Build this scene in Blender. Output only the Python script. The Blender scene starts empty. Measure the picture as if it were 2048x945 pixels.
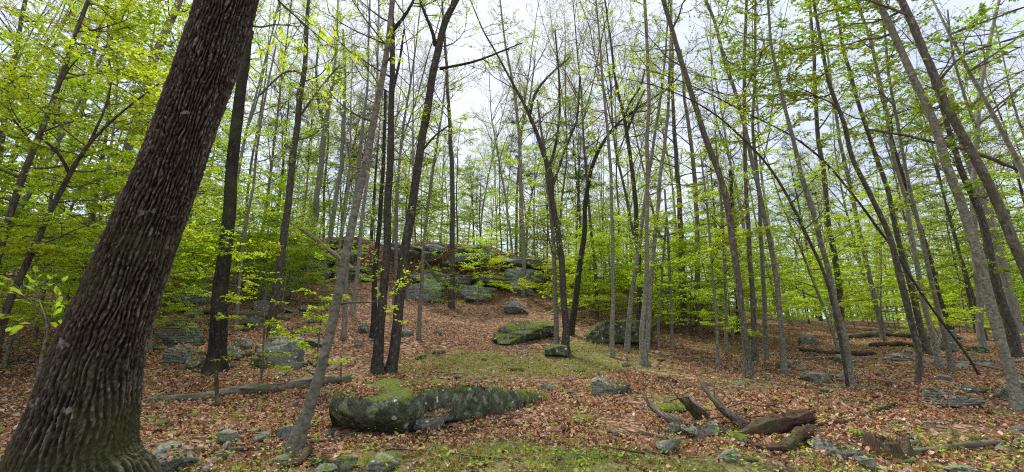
import bpy, math, random
import numpy as np
from mathutils import Vector
from mathutils.bvhtree import BVHTree

# ------------------------------------------------------------------ camera, sky, sun, exposure
SC = bpy.context.scene
COL = SC.collection
F, PITCH, CAMZ = 850.0, math.radians(14.0), 1.6
cd = bpy.data.cameras.new('camera')
cam = bpy.data.objects.new('camera', cd)
COL.objects.link(cam)
cam.location = (0, 0, CAMZ)
cam.rotation_euler = (math.radians(90) + PITCH, 0, 0)
cd.sensor_fit = 'HORIZONTAL'
cd.sensor_width = 36.0
cd.lens = 36.0 * F / 2048.0
cd.clip_start = 0.05
cd.clip_end = 2000.0
SC.camera = cam

SUN_EL, SUN_AZ = math.radians(60), math.radians(-28)
w = bpy.data.worlds.new('World')
SC.world = w
w.use_nodes = True
nt = w.node_tree
nt.nodes.clear()
N = nt.nodes.new
out = N('ShaderNodeOutputWorld'); bg = N('ShaderNodeBackground'); sky = N('ShaderNodeTexSky')
sky.sky_type = 'NISHITA'; sky.sun_disc = False
sky.sun_elevation = SUN_EL; sky.sun_rotation = SUN_AZ
sky.dust_density = 4.0; sky.air_density = 1.0
tc = N('ShaderNodeTexCoord'); mp = N('ShaderNodeMapping'); mp.inputs['Scale'].default_value = (1, 1, 2.5)
nz = N('ShaderNodeTexNoise'); nz.inputs['Scale'].default_value = 2.2; nz.inputs['Detail'].default_value = 5
cr = N('ShaderNodeValToRGB')
cr.color_ramp.elements[0].position = 0.32; cr.color_ramp.elements[0].color = (4.1, 4.6, 6.1, 1)
cr.color_ramp.elements[1].position = 0.72; cr.color_ramp.elements[1].color = (6.5, 6.75, 7.7, 1)
mx = N('ShaderNodeMix'); mx.data_type = 'RGBA'; mx.inputs['Factor'].default_value = 0.93
L = nt.links.new
L(tc.outputs['Generated'], mp.inputs['Vector']); L(mp.outputs[0], nz.inputs['Vector']); L(nz.outputs[0], cr.inputs[0])
L(sky.outputs[0], mx.inputs['A']); L(cr.outputs[0], mx.inputs['B'])
L(mx.outputs['Result'], bg.inputs['Color']); L(bg.outputs[0], out.inputs[0])
bg.inputs['Strength'].default_value = 0.10

sl = bpy.data.lights.new('sun', 'SUN')
sun = bpy.data.objects.new('sun', sl)
COL.objects.link(sun)
sl.energy = 2.8; sl.angle = math.radians(9); sl.color = (1.0, 0.96, 0.9)
_sd = Vector((math.sin(SUN_AZ) * math.cos(SUN_EL), math.cos(SUN_AZ) * math.cos(SUN_EL), math.sin(SUN_EL)))
sun.rotation_euler = _sd.to_track_quat('Z', 'Y').to_euler()
sun.location = (0, 20, 60)

SC.view_settings.view_transform = 'Standard'
SC.view_settings.look = 'None'
SC.view_settings.exposure = 0.98
SC.view_settings.gamma = 1.0
SC.view_settings.use_curve_mapping = False
SC.render.engine = 'CYCLES'
cy = SC.cycles
cy.filter_width = 1.15
cy.use_denoising = False
cy.sample_clamp_indirect = 3.0; cy.sample_clamp_direct = 6.0
cy.max_bounces = 5; cy.diffuse_bounces = 4; cy.glossy_bounces = 1; cy.transmission_bounces = 3
cy.transparent_max_bounces = 2; cy.caustics_reflective = False; cy.caustics_refractive = False

# ------------------------------------------------------------------ numeric helpers
CP, SP = math.cos(PITCH), math.sin(PITCH)
PI = math.pi


def at(px, py, d):
    """World point seen at photo pixel (px, py) on the vertical plane Y = d."""
    u = (px - 1024.0) / F; v = (472.5 - py) / F
    dy = CP - v * SP; dz = SP + v * CP
    return np.array([u * d / dy, d, CAMZ + dz * d / dy])


def scale_at(px, py, d):
    """Metres per photo pixel across the line of sight there."""
    u = (px - 1024.0) / F; v = (472.5 - py) / F
    return d / (F * (CP - v * SP)) / math.sqrt(1 + u * u * 0.8)


def _hash(i, j, k, seed):
    n = (i * 374761393 + j * 668265263 + k * 2147483647 + seed * 974634777) & 0xffffffff
    n = ((n ^ (n >> 13)) * 1274126177) & 0xffffffff
    n = (n ^ (n >> 16)) & 0xffffff
    return n / float(0xffffff)


def vnoise(p, seed=0):
    """Value noise -1..1 on Nx3 points."""
    p = np.asarray(p, float)
    i = np.floor(p).astype(np.int64); f = p - i
    f = f * f * (3 - 2 * f)
    r = 0
    for a in (0, 1):
        wa = f[:, 0] if a else 1 - f[:, 0]
        for b in (0, 1):
            wb = f[:, 1] if b else 1 - f[:, 1]
            for c in (0, 1):
                wc = f[:, 2] if c else 1 - f[:, 2]
                r = r + wa * wb * wc * _hash(i[:, 0] + a, i[:, 1] + b, i[:, 2] + c, seed)
    return r * 2 - 1


def fbm(p, oct=4, seed=0, gain=0.5):
    p = np.asarray(p, float); r = 0; a = 1.0; s = 0
    for o in range(oct):
        r = r + a * vnoise(p * (2.03 ** o) + 17.3 * o, seed + o); s += a; a *= gain
    return r / s


def smooth(a, b, x):
    t = np.clip((x - a) / (b - a), 0, 1)
    return t * t * (3 - 2 * t)


# ------------------------------------------------------------------ terrain
CTRL = []
for px, py, d in [
    (50, 790, 8), (50, 700, 13), (50, 640, 19), (50, 560, 27), (60, 520, 34), (-500, 700, 12), (-500, 620, 22),
    (330, 945, 5.3), (350, 805, 9.0), (420, 745, 12.0), (390, 695, 14.5), (380, 625, 20), (400, 580, 26),
    (600, 892, 6.5), (550, 740, 12.5), (545, 685, 15.5), (600, 620, 21), (640, 556, 29),
    (800, 745, 13.5), (800, 665, 19), (820, 620, 25), (880, 603, 29), (780, 870, 7.2), (980, 590, 30),
    (1000, 835, 8.2), (1000, 745, 13.5), (1000, 690, 18.5), (1050, 610, 28),
    (1110, 702, 17), (1150, 665, 20), (1225, 712, 16.5), (1250, 665, 20), (1300, 630, 27), (1350, 605, 33),
    (1495, 752, 13.5), (1511, 722, 16), (1500, 692, 20), (1480, 655, 27), (1450, 628, 34), (1500, 622, 45),
    (1701, 772, 12.2), (1688, 690, 19), (1700, 668, 27), (1700, 652, 40), (1700, 640, 58),
    (2033, 812, 10.0), (2030, 718, 16), (1963, 752, 13.5), (2030, 672, 27), (2030, 650, 45), (2030, 640, 60),
    (2500, 812, 10.0), (2500, 680, 27), (1300, 945, 5.4), (1024, 945, 5.5), (700, 945, 5.4), (1700, 945, 5.4), (2048, 945, 5.4), (-100, 945, 5.0)]:
    CTRL.append(at(px, py, d))
for x, y, z in [(0, 0, 0), (-5, 0, 0.05), (5, 0, 0), (0, -15, -.2), (-25, -15, 0.3), (25, -15, 0), (-60, 30, 7), (70, 20, 2.2),
                (0, 2.5, .02), (-3, 2.5, .05), (3, 2.5, 0.02), (-40, 5, 2.0), (40, 5, 0.8), (60, 70, 4.6), (25, 80, 5.5), (90, 90, 5)]:
    CTRL.append(np.array([x, y, z], float))
CTRL = np.array(CTRL)


def _U(r2):
    return 0.5 * r2 * np.log(r2 + 1e-9)


def _tps(P, lam=2.0):
    n = len(P); K = _U(((P[:, None, :2] - P[None, :, :2]) ** 2).sum(-1)) + lam * np.eye(n)
    A = np.zeros((n + 3, n + 3)); A[:n, :n] = K; A[:n, n] = 1; A[:n, n + 1:] = P[:, :2]; A[n, :n] = 1; A[n + 1:, :n] = P[:, :2].T
    return np.linalg.solve(A, np.concatenate([P[:, 2], [0, 0, 0]]))


TPSW = _tps(CTRL)
LX = [-60, -40, -26, -19, -14, -10.5, -7, -1.5, 2.7, 8, 16, 26]
LY = [36, 34, 31, 30.5, 29.5, 31.5, 29.7, 30.3, 32, 34.5, 37, 42]
LZ = [13, 12, 10.6, 9.3, 9.2, 9.1, 8.9, 8.6, 8.1, 7.2, 5.9, 5.0]


def base_h(x, y):
    r = np.full(np.shape(x), TPSW[-3]) + TPSW[-2] * x + TPSW[-1] * y
    for i, c in enumerate(CTRL):
        r = r + TPSW[i] * _U((x - c[0]) ** 2 + (y - c[1]) ** 2)
    return r


def ground(x, y, micro=True):
    x = np.asarray(x, float); y = np.asarray(y, float)
    xc = np.clip(x, -75, 95); yc = np.clip(y, -25, 95)
    z = base_h(xc, yc)
    yl = np.interp(xc, LX, LY); zt = np.interp(xc, LX, LZ) + .55 * vnoise(np.stack([xc.ravel() * .33, xc.ravel() * 0, xc.ravel() * 0], 1), 8).reshape(xc.shape) + 0.012 * np.clip(yc - yl, 0, 60)
    k = smooth(0.3, 2.4, yc - yl) * (1 - smooth(16, 24, xc))
    z = z * (1 - k) + zt * k
    z = np.clip(z, -0.6, 14)
    if micro:
        p = np.stack([x.ravel(), y.ravel(), x.ravel() * 0], 1)
        z = z + (0.10 * vnoise(p * 0.55, 3) + 0.045 * vnoise(p * 1.7, 4) + 0.018 * vnoise(p * 5, 5)).reshape(x.shape)
    return z


def gz(x, y):
    return float(ground(np.array([x]), np.array([y]))[0])


_T = np.concatenate([np.arange(2.0, 20, 0.05), np.arange(20, 90, 0.2)])


def hit(px, py):
    """Where the line of sight through a photo pixel meets the ground."""
    u = (px - 1024.0) / F; v = (472.5 - py) / F
    dy = CP - v * SP; dz = SP + v * CP
    X = u * _T / dy; Z = CAMZ + dz * _T / dy
    g = ground(X, _T)
    k = np.where(g >= Z)[0]
    i = k[0] if len(k) else len(_T) - 1
    return np.array([X[i], _T[i], g[i]])


# ------------------------------------------------------------------ mesh accumulator
class Geo:
    def __init__(s):
        s.v = []; s.f3 = []; s.f4 = []; s.n = 0; s.h = []

    def add(s, v, f4=None, f3=None, h=None):
        v = np.asarray(v, float)
        if f4 is not None and len(f4): s.f4.append(np.asarray(f4, np.int64) + s.n)
        if f3 is not None and len(f3): s.f3.append(np.asarray(f3, np.int64) + s.n)
        s.v.append(v); s.n += len(v)
        s.h.append(np.zeros(len(v)) if h is None else h)

    def tube(s, path, rad, sides=6, cap=True, rough=0.0, seed=0, rs=3.0, lobes=None):
        P = np.asarray(path, float); R = np.asarray(rad, float); n = len(P)
        T = np.gradient(P, axis=0); T /= np.linalg.norm(T, axis=1)[:, None] + 1e-9
        ref = np.array([0, 1.0, 0]) if abs(T[0][1]) < 0.9 else np.array([1.0, 0, 0])
        A = np.cross(T, ref); A /= np.linalg.norm(A, axis=1)[:, None] + 1e-9
        B = np.cross(T, A)
        th = np.linspace(0, 2 * PI, sides, endpoint=False)
        rr = np.repeat(R[:, None], sides, 1)
        if lobes is not None: rr = rr * lobes(P, th)
        V = P[:, None, :] + rr[..., None] * (A[:, None, :] * np.cos(th)[None, :, None] + B[:, None, :] * np.sin(th)[None, :, None])
        if rough:
            nn = fbm(V.reshape(-1, 3) * rs, 3, seed).reshape(n, sides)
            V = P[:, None, :] + (V - P[:, None, :]) * (1 + rough * nn[..., None])
        i = np.arange(n - 1)[:, None] * sides; j = np.arange(sides)[None, :]; j2 = (j + 1) % sides
        f = np.stack([i + j, i + j2, i + sides + j2, i + sides + j], -1).reshape(-1, 4)
        V = V.reshape(-1, 3)
        if cap:
            c0 = n * sides; V = np.concatenate([V, P[:1] - T[:1] * R[0] * .15, P[-1:] + T[-1:] * R[-1] * .3])
            jj = np.arange(sides); k2 = (jj + 1) % sides
            t = np.concatenate([np.stack([k2, jj, np.full(sides, c0)], 1), np.stack([(n - 1) * sides + jj, (n - 1) * sides + k2, np.full(sides, c0 + 1)], 1)])
            s.add(V, f, t)
        else:
            s.add(V, f)

    def mesh(s, name, mat, shade=True, attr=False):
        me = bpy.data.meshes.new(name)
        if not s.v: return me
        V = np.concatenate(s.v)
        f3 = np.concatenate(s.f3) if s.f3 else np.zeros((0, 3), np.int64)
        f4 = np.concatenate(s.f4) if s.f4 else np.zeros((0, 4), np.int64)
        me.vertices.add(len(V)); me.vertices.foreach_set('co', V.astype(np.float32).ravel())
        li = np.concatenate([f3.ravel(), f4.ravel()]).astype(np.int32)
        st = np.concatenate([np.arange(len(f3)) * 3, len(f3) * 3 + np.arange(len(f4)) * 4]).astype(np.int32)
        me.loops.add(len(li)); me.loops.foreach_set('vertex_index', li)
        me.polygons.add(len(st)); me.polygons.foreach_set('loop_start', st)
        try: me.polygons.foreach_set('loop_total', np.concatenate([np.full(len(f3), 3), np.full(len(f4), 4)]).astype(np.int32))
        except Exception: pass
        if shade: me.polygons.foreach_set('use_smooth', np.ones(len(st), bool))
        if attr:
            a = me.attributes.new('relief', 'FLOAT', 'POINT'); a.data.foreach_set('value', np.concatenate(s.h).astype(np.float32))
        me.materials.append(mat)
        me.update(calc_edges=True)
        me.validate()
        return me


def link(name, data, parent=None, loc=None):
    o = bpy.data.objects.new(name, data); COL.objects.link(o)
    if parent is not None: o.parent = parent
    if loc is not None: o.location = loc
    return o


def tag(o, label=None, cat=None, group=None, kind=None):
    for k, v in (('label', label), ('category', cat), ('group', group), ('kind', kind)):
        if v: o[k] = v
    return o


def copy_tree(o, loc, rz, sc, label, group):
    r = o.copy(); COL.objects.link(r)
    for c in o.children:
        d = c.copy(); COL.objects.link(d); d.parent = r
    r.location = loc; r.rotation_euler = (0, 0, rz); r.scale = (sc, sc, sc)
    r['label'] = label; r['group'] = group
    return r


# ------------------------------------------------------------------ materials
def newmat(name):
    m = bpy.data.materials.new(name); m.use_nodes = True
    t = m.node_tree; t.nodes.clear()
    return m, t, t.nodes.new, t.links.new


def _ramp(N, L, src, stops):
    r = N('ShaderNodeValToRGB'); e = r.color_ramp.elements
    while len(e) < len(stops): e.new(0.5)
    for k, (p, c) in enumerate(stops):
        e[k].position = p; e[k].color = (*c, 1) if len(c) == 3 else c
    L(src, r.inputs[0]); return r


def _mix(N, L, f, a, b, blend='MIX'):
    m = N('ShaderNodeMix'); m.data_type = 'RGBA'; m.blend_type = blend
    for sock, v in ((m.inputs['Factor'], f), (m.inputs['A'], a), (m.inputs['B'], b)):
        if isinstance(v, (int, float)): sock.default_value = v
        elif isinstance(v, tuple): sock.default_value = (*v, 1)
        else: L(v, sock)
    return m.outputs['Result']


def _math(N, L, op, a, b=None, clamp=False):
    m = N('ShaderNodeMath'); m.operation = op; m.use_clamp = clamp
    for k, v in enumerate((a, b)):
        if v is None: continue
        if isinstance(v, (int, float)): m.inputs[k].default_value = v
        else: L(v, m.inputs[k])
    return m.outputs[0]


def _noise(N, L, vec, scale, detail=4, rough=.55, sc=None):
    if sc:
        mpn = N('ShaderNodeMapping'); mpn.inputs['Scale'].default_value = sc; L(vec, mpn.inputs['Vector']); vec = mpn.outputs[0]
    n = N('ShaderNodeTexNoise'); n.inputs['Scale'].default_value = scale; n.inputs['Detail'].default_value = detail
    n.inputs['Roughness'].default_value = rough
    L(vec, n.inputs['Vector']); return n.outputs[0]


def _bump(N, L, h, strength, dist, prev=None):
    b = N('ShaderNodeBump'); b.inputs['Strength'].default_value = strength; b.inputs['Distance'].default_value = dist
    L(h, b.inputs['Height'])
    if prev is not None: L(prev, b.inputs['Normal'])
    return b.outputs[0]


def _finish(m, N, L, col, rough=0.9, normal=None, spec=0.2):
    o = N('ShaderNodeOutputMaterial'); p = N('ShaderNodeBsdfPrincipled')
    if isinstance(col, tuple): p.inputs['Base Color'].default_value = (*col, 1)
    else: L(col, p.inputs['Base Color'])
    p.inputs['Roughness'].default_value = rough
    p.inputs['Specular IOR Level'].default_value = spec
    if normal is not None: L(normal, p.inputs['Normal'])
    L(p.outputs[0], o.inputs[0]); return m


def leaf_mat(name, c1, c2, c3, trans=0.5):
    m, t, N, L = newmat(name)
    g = N('ShaderNodeNewGeometry'); oi = N('ShaderNodeObjectInfo')
    r = _ramp(N, L, g.outputs['Random Per Island'], [(0.0, c1), (0.55, c2), (1.0, c3)] if name != 'dead_leaf' else [(0.0, (.06, .032, .019)), (0.2, (.20, .11, .06)), (.42, (.42, .20, .10)), (.6, (.54, .31, .19)), (.8, (.46, .31, .20)), (1.0, (.78, .60, .44))])
    hsv = N('ShaderNodeHueSaturation'); L(r.outputs[0], hsv.inputs['Color'])
    v = _math(N, L, 'MULTIPLY_ADD', oi.outputs['Random'], 0.4); v.node.inputs[2].default_value = 0.8
    L(v, hsv.inputs['Value'])
    h = _math(N, L, 'MULTIPLY_ADD', oi.outputs['Random'], 0.03); h.node.inputs[2].default_value = 0.487
    L(h, hsv.inputs['Hue'])
    d = N('ShaderNodeBsdfDiffuse'); tr = N('ShaderNodeBsdfTranslucent'); mxs = N('ShaderNodeMixShader')
    L(hsv.outputs[0], d.inputs[0])
    tcol = _mix(N, L, 1.0, hsv.outputs[0], (1.15, 1.1, 0.55), 'MULTIPLY')
    L(tcol, tr.inputs[0])
    mxs.inputs[0].default_value = trans; L(d.outputs[0], mxs.inputs[1]); L(tr.outputs[0], mxs.inputs[2])
    o = N('ShaderNodeOutputMaterial'); L(mxs.outputs[0], o.inputs[0])
    return m


LEAF = leaf_mat('young_leaf', (0.36, 0.49, 0.032), (0.49, 0.64, 0.05), (0.60, 0.72, 0.09), .55)
LEAF_MID = leaf_mat('maple_leaf', (0.20, 0.34, 0.032), (0.31, 0.45, 0.045), (0.42, 0.54, 0.06), .5)
LEAF_DEEP = leaf_mat('deep_green_leaf', (0.14, 0.27, 0.035), (0.22, 0.37, 0.045), (0.32, 0.47, 0.06), .45)  # deeper green leaf colour for the overhanging boughs and the distant wood
LEAF_BUD = leaf_mat('budding_leaf', (0.34, 0.42, 0.06), (0.46, 0.54, 0.09), (0.44, 0.34, 0.10), .5)
NEEDLE = leaf_mat('pine_needle', (0.04, 0.085, 0.035), (0.06, 0.115, 0.045), (0.10, 0.16, 0.06), .2)
GRASS = leaf_mat('grass_blade', (0.15, 0.23, 0.028), (0.28, 0.37, 0.045), (0.44, 0.44, 0.15), .4)
LITTER = leaf_mat('dead_leaf', (0.11, 0.053, 0.028), (0.48, 0.25, 0.140), (0.74, 0.52, 0.36), .2)


def bark(name, dark, light, sx=1.0, ridge=28, lich=0.25, bump=0.02, horiz=False, moss=0.0):
    m, t, N, L = newmat(name)
    tcn = N('ShaderNodeTexCoord'); v = tcn.outputs['Object']
    sc = (1, 1, 0.16) if not horiz else (1, 1, 1.7)
    n1 = _noise(N, L, v, ridge * sx, 5, .6, sc)
    n2 = _noise(N, L, v, 3.2, 3)
    base = _ramp(N, L, n1, [(0.36, dark), (0.62, light)]).outputs[0]
    base = _mix(N, L, _ramp(N, L, n2, [(0.35, (0, 0, 0)), (0.7, (.6, .6, .6))]).outputs[0], base, tuple(0.6 * a + 0.4 * b for a, b in zip(dark, light)))
    n3 = _noise(N, L, v, 11, 4, .6)
    lm = _ramp(N, L, n3, [(0.60 - .1 * lich, (0, 0, 0)), (0.68, (1, 1, 1))])
    lf = _math(N, L, 'MULTIPLY', lm.outputs[0], lich)
    base = _mix(N, L, lf, base, (0.30, 0.32, 0.25))
    n4 = _noise(N, L, v, 1.1, 3)
    mf = _math(N, L, 'MULTIPLY', _ramp(N, L, n4, [(0.45, (0, 0, 0)), (0.6, (1, 1, 1))]).outputs[0], 0.25 + moss)
    base = _mix(N, L, mf, base, (0.09, 0.11, 0.035))
    oi = N('ShaderNodeObjectInfo')
    hs = N('ShaderNodeHueSaturation'); L(base, hs.inputs['Color'])
    vv = _math(N, L, 'MULTIPLY_ADD', oi.outputs['Random'], 0.5); vv.node.inputs[2].default_value = 0.75; L(vv, hs.inputs['Value'])
    return _finish(m, N, L, hs.outputs[0], .92, _bump(N, L, n1, 0.9, bump), .15)


BARK_DARK = bark('dark_furrowed_bark', (0.018, 0.014, 0.011), (0.085, 0.072, 0.060), ridge=30, lich=.35, bump=.03)
BARK_BROWN = bark('brown_bark', (0.034, 0.028, 0.022), (0.15, 0.13, 0.103), ridge=30, lich=.5, bump=.02)
BARK_GREY = bark('smooth_grey_bark', (0.07, 0.066, 0.044), (0.265, 0.25, 0.18), ridge=13, lich=.8, bump=.006, horiz=True)
BARK_PALE = bark('pale_bark', (0.13, 0.12, 0.10), (0.29, 0.27, 0.235), ridge=20, lich=.4, bump=.01)
TWIG = bark('twig_bark', (0.07, 0.055, 0.045), (0.16, 0.13, 0.11), ridge=20, lich=.1, bump=.002)
TWIG_PALE = bark('pale_twig_bark', (0.10, 0.085, 0.08), (0.20, 0.17, 0.16), ridge=20, lich=.1, bump=.002)
DEADWOOD = bark('weathered_dead_wood', (0.055, 0.038, 0.028), (0.27, 0.215, 0.17), ridge=44, lich=.2, bump=.02, moss=.1)
LOGBARK = bark('log_bark', (0.06, 0.048, 0.036), (0.27, 0.235, 0.18), ridge=18, lich=.5, bump=.02, moss=.35)
ROTTEN = bark('rotten_wood', (0.016, 0.010, 0.007), (0.125, 0.070, 0.045), ridge=44, lich=.25, bump=.035, moss=.15)


def oak_mat():
    m, t, N, L = newmat('oak_bark')
    a = N('ShaderNodeAttribute'); a.attribute_name = 'relief'
    tcn = N('ShaderNodeTexCoord'); v = tcn.outputs['Object']
    n1 = _noise(N, L, v, 60, 5, .65, (1, 1, .5))
    hh = _math(N, L, 'ADD', a.outputs['Fac'], _math(N, L, 'MULTIPLY', _math(N, L, 'SUBTRACT', n1, .5), .7))
    base = _ramp(N, L, hh, [(0.18, (0.008, 0.006, 0.004)), (0.46, (0.034, 0.027, 0.019)), (0.78, (0.082, 0.069, 0.050)), (1.0, (0.18, 0.165, 0.13))]).outputs[0]
    n3 = _noise(N, L, v, 14, 5, .65)
    lm = _ramp(N, L, n3, [(0.60, (0, 0, 0)), (0.70, (.55, .55, .55))]).outputs[0]
    base = _mix(N, L, lm, base, (0.17, 0.17, 0.13))
    sep = N('ShaderNodeSeparateXYZ'); L(v, sep.inputs[0])
    n4 = _noise(N, L, v, 2.3, 4)
    low = N('ShaderNodeMapRange'); low.inputs['From Min'].default_value = 1.8; low.inputs['From Max'].default_value = 0.0
    low.inputs['To Min'].default_value = 0.0; low.inputs['To Max'].default_value = .3
    L(sep.outputs['Z'], low.inputs['Value'])
    mm = _math(N, L, 'ADD', n4, low.outputs[0])
    mf = _ramp(N, L, mm, [(0.50, (0, 0, 0)), (0.72, (.7, .7, .7))]).outputs[0]
    base = _mix(N, L, mf, base, (0.060, 0.066, 0.020))
    n5 = _noise(N, L, v, 9, 2, .5)
    sp = _ramp(N, L, n5, [(0.70, (0, 0, 0)), (0.74, (.7, .7, .7))]).outputs[0]
    base = _mix(N, L, sp, base, (0.28, 0.29, 0.22))
    return _finish(m, N, L, base, .93, _bump(N, L, n1, .8, .012), .15)


OAK = oak_mat()
BARK_BLACK = bark('black_bark', (0.010, 0.008, 0.007), (0.048, 0.040, 0.033), ridge=32, lich=.2, bump=.03)


def rock_mat(name, c1, c2, lich=.5, moss=.5, scale=1.0, strat=False):
    m, t, N, L = newmat(name)
    tcn = N('ShaderNodeTexCoord'); v = tcn.outputs['Object']
    g = N('ShaderNodeNewGeometry'); sep = N('ShaderNodeSeparateXYZ'); L(g.outputs['Normal'], sep.inputs[0])
    n1 = _noise(N, L, v, 4 * scale, 8, .65, (1, 1, 3) if strat else None)
    base = _ramp(N, L, n1, [(0.3, c1), (0.68, c2)]).outputs[0]
    n2 = _noise(N, L, v, 7 * scale, 5, .6)
    base = _mix(N, L, _math(N, L, 'MULTIPLY', _ramp(N, L, n2, [(0.52, (0, 0, 0)), (0.62, (1, 1, 1))]).outputs[0], lich), base, (0.25, 0.28, 0.16))
    vo = N('ShaderNodeTexVoronoi'); vo.inputs['Scale'].default_value = 5 * scale; L(v, vo.inputs['Vector'])
    n6 = _noise(N, L, v, 2.2 * scale, 2)
    spot = _math(N, L, 'MULTIPLY', _math(N, L, 'LESS_THAN', _math(N, L, 'ADD', vo.outputs['Distance'], _math(N, L, 'MULTIPLY', n2, .5)), .43), _math(N, L, 'GREATER_THAN', n6, .5))
    base = _mix(N, L, _math(N, L, 'MULTIPLY', spot, min(1, lich + .2)), base, (0.60, 0.62, 0.55))
    nf_ = _noise(N, L, v, 34 * scale, 6, .75)
    base = _mix(N, L, 1.0, base, _ramp(N, L, nf_, [(0.34, (.35, .35, .35)), (0.62, (1.35, 1.35, 1.3))]).outputs[0], 'MULTIPLY')
    n3 = _noise(N, L, v, 2.5 * scale, 5, .6)
    mk = _math(N, L, 'ADD', _math(N, L, 'MULTIPLY', sep.outputs['Z'], .38), n3)
    mf = _ramp(N, L, mk, [(0.93 - moss * .32, (0, 0, 0)), (1.0 - moss * .32, (1, 1, 1))]).outputs[0]
    n7 = _noise(N, L, v, 40, 3)
    mc = _ramp(N, L, n7, [(0.36, (0.04, 0.062, 0.008)), (0.66, (0.17, 0.20, 0.018))]).outputs[0]
    base = _mix(N, L, mf, base, mc)
    n8 = _noise(N, L, v, 22 * scale, 5, .7, (1, 1, 2.5) if strat else None)
    b = _bump(N, L, n1, .8, .06 / scale)
    b = _bump(N, L, n8, .7, .015, b)
    return _finish(m, N, L, base, .9, b, .2)


ROCK = rock_mat('grey_schist', (0.09, 0.096, 0.075), (0.31, 0.32, 0.25), .7, .28, strat=True)
ROCK_MOSSY = rock_mat('mossy_schist', (0.020, 0.026, 0.012), (0.135, 0.155, 0.095), .8, .66)
ROCK_DARK = rock_mat('dark_ledge_rock', (0.10, 0.115, 0.10), (0.46, 0.49, 0.45), .7, .2, scale=.5, strat=True)


def ground_mat():
    m, t, N, L = newmat('forest_floor')
    tcn = N('ShaderNodeTexCoord'); v = tcn.outputs['Object']
    nd = N('ShaderNodeTexNoise'); nd.inputs['Scale'].default_value = 6; L(v, nd.inputs['Vector'])
    vv = _mix(N, L, .12, v, nd.outputs['Color'])
    vo = N('ShaderNodeTexVoronoi'); vo.inputs['Scale'].default_value = 13; L(vv, vo.inputs['Vector'])
    sp = N('ShaderNodeSeparateColor'); L(vo.outputs['Color'], sp.inputs[0])
    base = _ramp(N, L, sp.outputs[0], [(0.0, (0.04, 0.022, 0.013)), (0.4, (0.14, 0.075, 0.042)), (0.75, (0.30, 0.17, 0.10)), (1.0, (0.46, 0.30, 0.20))]).outputs[0]
    n2 = _noise(N, L, v, 1.6, 5)
    base = _mix(N, L, _ramp(N, L, n2, [(0.5, (0, 0, 0)), (0.75, (.6, .6, .6))]).outputs[0], base, (0.10, 0.065, 0.04))
    a = N('ShaderNodeAttribute'); a.attribute_name = 'relief'
    n3 = _noise(N, L, v, 3.2, 5, .65)
    gm = _ramp(N, L, _math(N, L, 'ADD', a.outputs['Fac'], _math(N, L, 'MULTIPLY', _math(N, L, 'SUBTRACT', n3, .5), 1.6)), [(0.45, (0, 0, 0)), (0.75, (.75, .75, .75))]).outputs[0]
    n4 = _noise(N, L, v, 25, 3)
    gc = _ramp(N, L, n4, [(0.3, (0.075, 0.08, 0.025)), (0.7, (0.19, 0.20, 0.05))]).outputs[0]
    base = _mix(N, L, gm, base, gc)
    b = _bump(N, L, vo.outputs['Distance'], .7, .03)
    return _finish(m, N, L, base, .95, b, .1)


GROUND = ground_mat()

# ------------------------------------------------------------------ ground sheet
def grass_mask(x, y):
    """How green the floor is: moss, sedge and seedlings, in patches."""
    p = np.stack([x, y, x * 0], 1)
    n = fbm(p * 0.33, 4, 41)
    m = 0.19 + 1.0 * n
    def blob(px, py, rx, ry, a):
        c = hit(px, py)
        return a * np.exp(-(((x - c[0]) / rx) ** 2 + ((y - c[1]) / ry) ** 2))
    m = m + blob(1000, 915, 2.0, .55, .9) + blob(1350, 720, 7, 2.0, .0) + blob(930, 712, 3.2, 2.8, .38) + blob(1160, 745, 2.6, 1.0, .5)
    m = m + blob(1340, 800, .6, .6, .5) - blob(1560, 870, 1.6, .9, .55) + blob(1850, 880, 1.4, .7, .5) + blob(1150, 720, 4, 2, .35) + blob(1080, 930, 3.4, .4, .5) + blob(1750, 655, 7, 6, .5) + blob(1950, 650, 7, 6, .4)
    m = m - blob(600, 640, 5, 7, .6) - blob(900, 640, 6, 5, .5) - blob(620, 850, 2, 1.8, .45)
    return np.clip(m, 0, 1)


def build_ground():
    xs = np.unique(np.concatenate([np.linspace(-10, 10, 260), np.linspace(-32, 32, 260), np.linspace(-75, 95, 120), [-400, -250, -140, 150, 260, 400]]))
    ys = np.unique(np.concatenate([np.linspace(1.5, 12, 150), np.linspace(12, 46, 260), np.linspace(46, 100, 70), [-200, -90, -40, -20, -12, -8, -5, -3, -1.5, 0], [130, 200, 300, 500]]))
    X, Y = np.meshgrid(xs, ys)
    Z = ground(X, Y)
    V = np.stack([X.ravel(), Y.ravel(), Z.ravel()], 1)
    nx = len(xs); i = np.arange(len(ys) - 1)[:, None] * nx; j = np.arange(nx - 1)[None, :]
    f = np.stack([i + j, i + j + 1, i + nx + j + 1, i + nx + j], -1).reshape(-1, 4)
    g = Geo(); g.add(V, f, h=grass_mask(X.ravel(), Y.ravel()))
    o = link('ground', g.mesh('ground', GROUND, attr=True)); tag(o, kind='structure')


build_ground()

# ------------------------------------------------------------------ rocks
BOXV = {}


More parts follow.
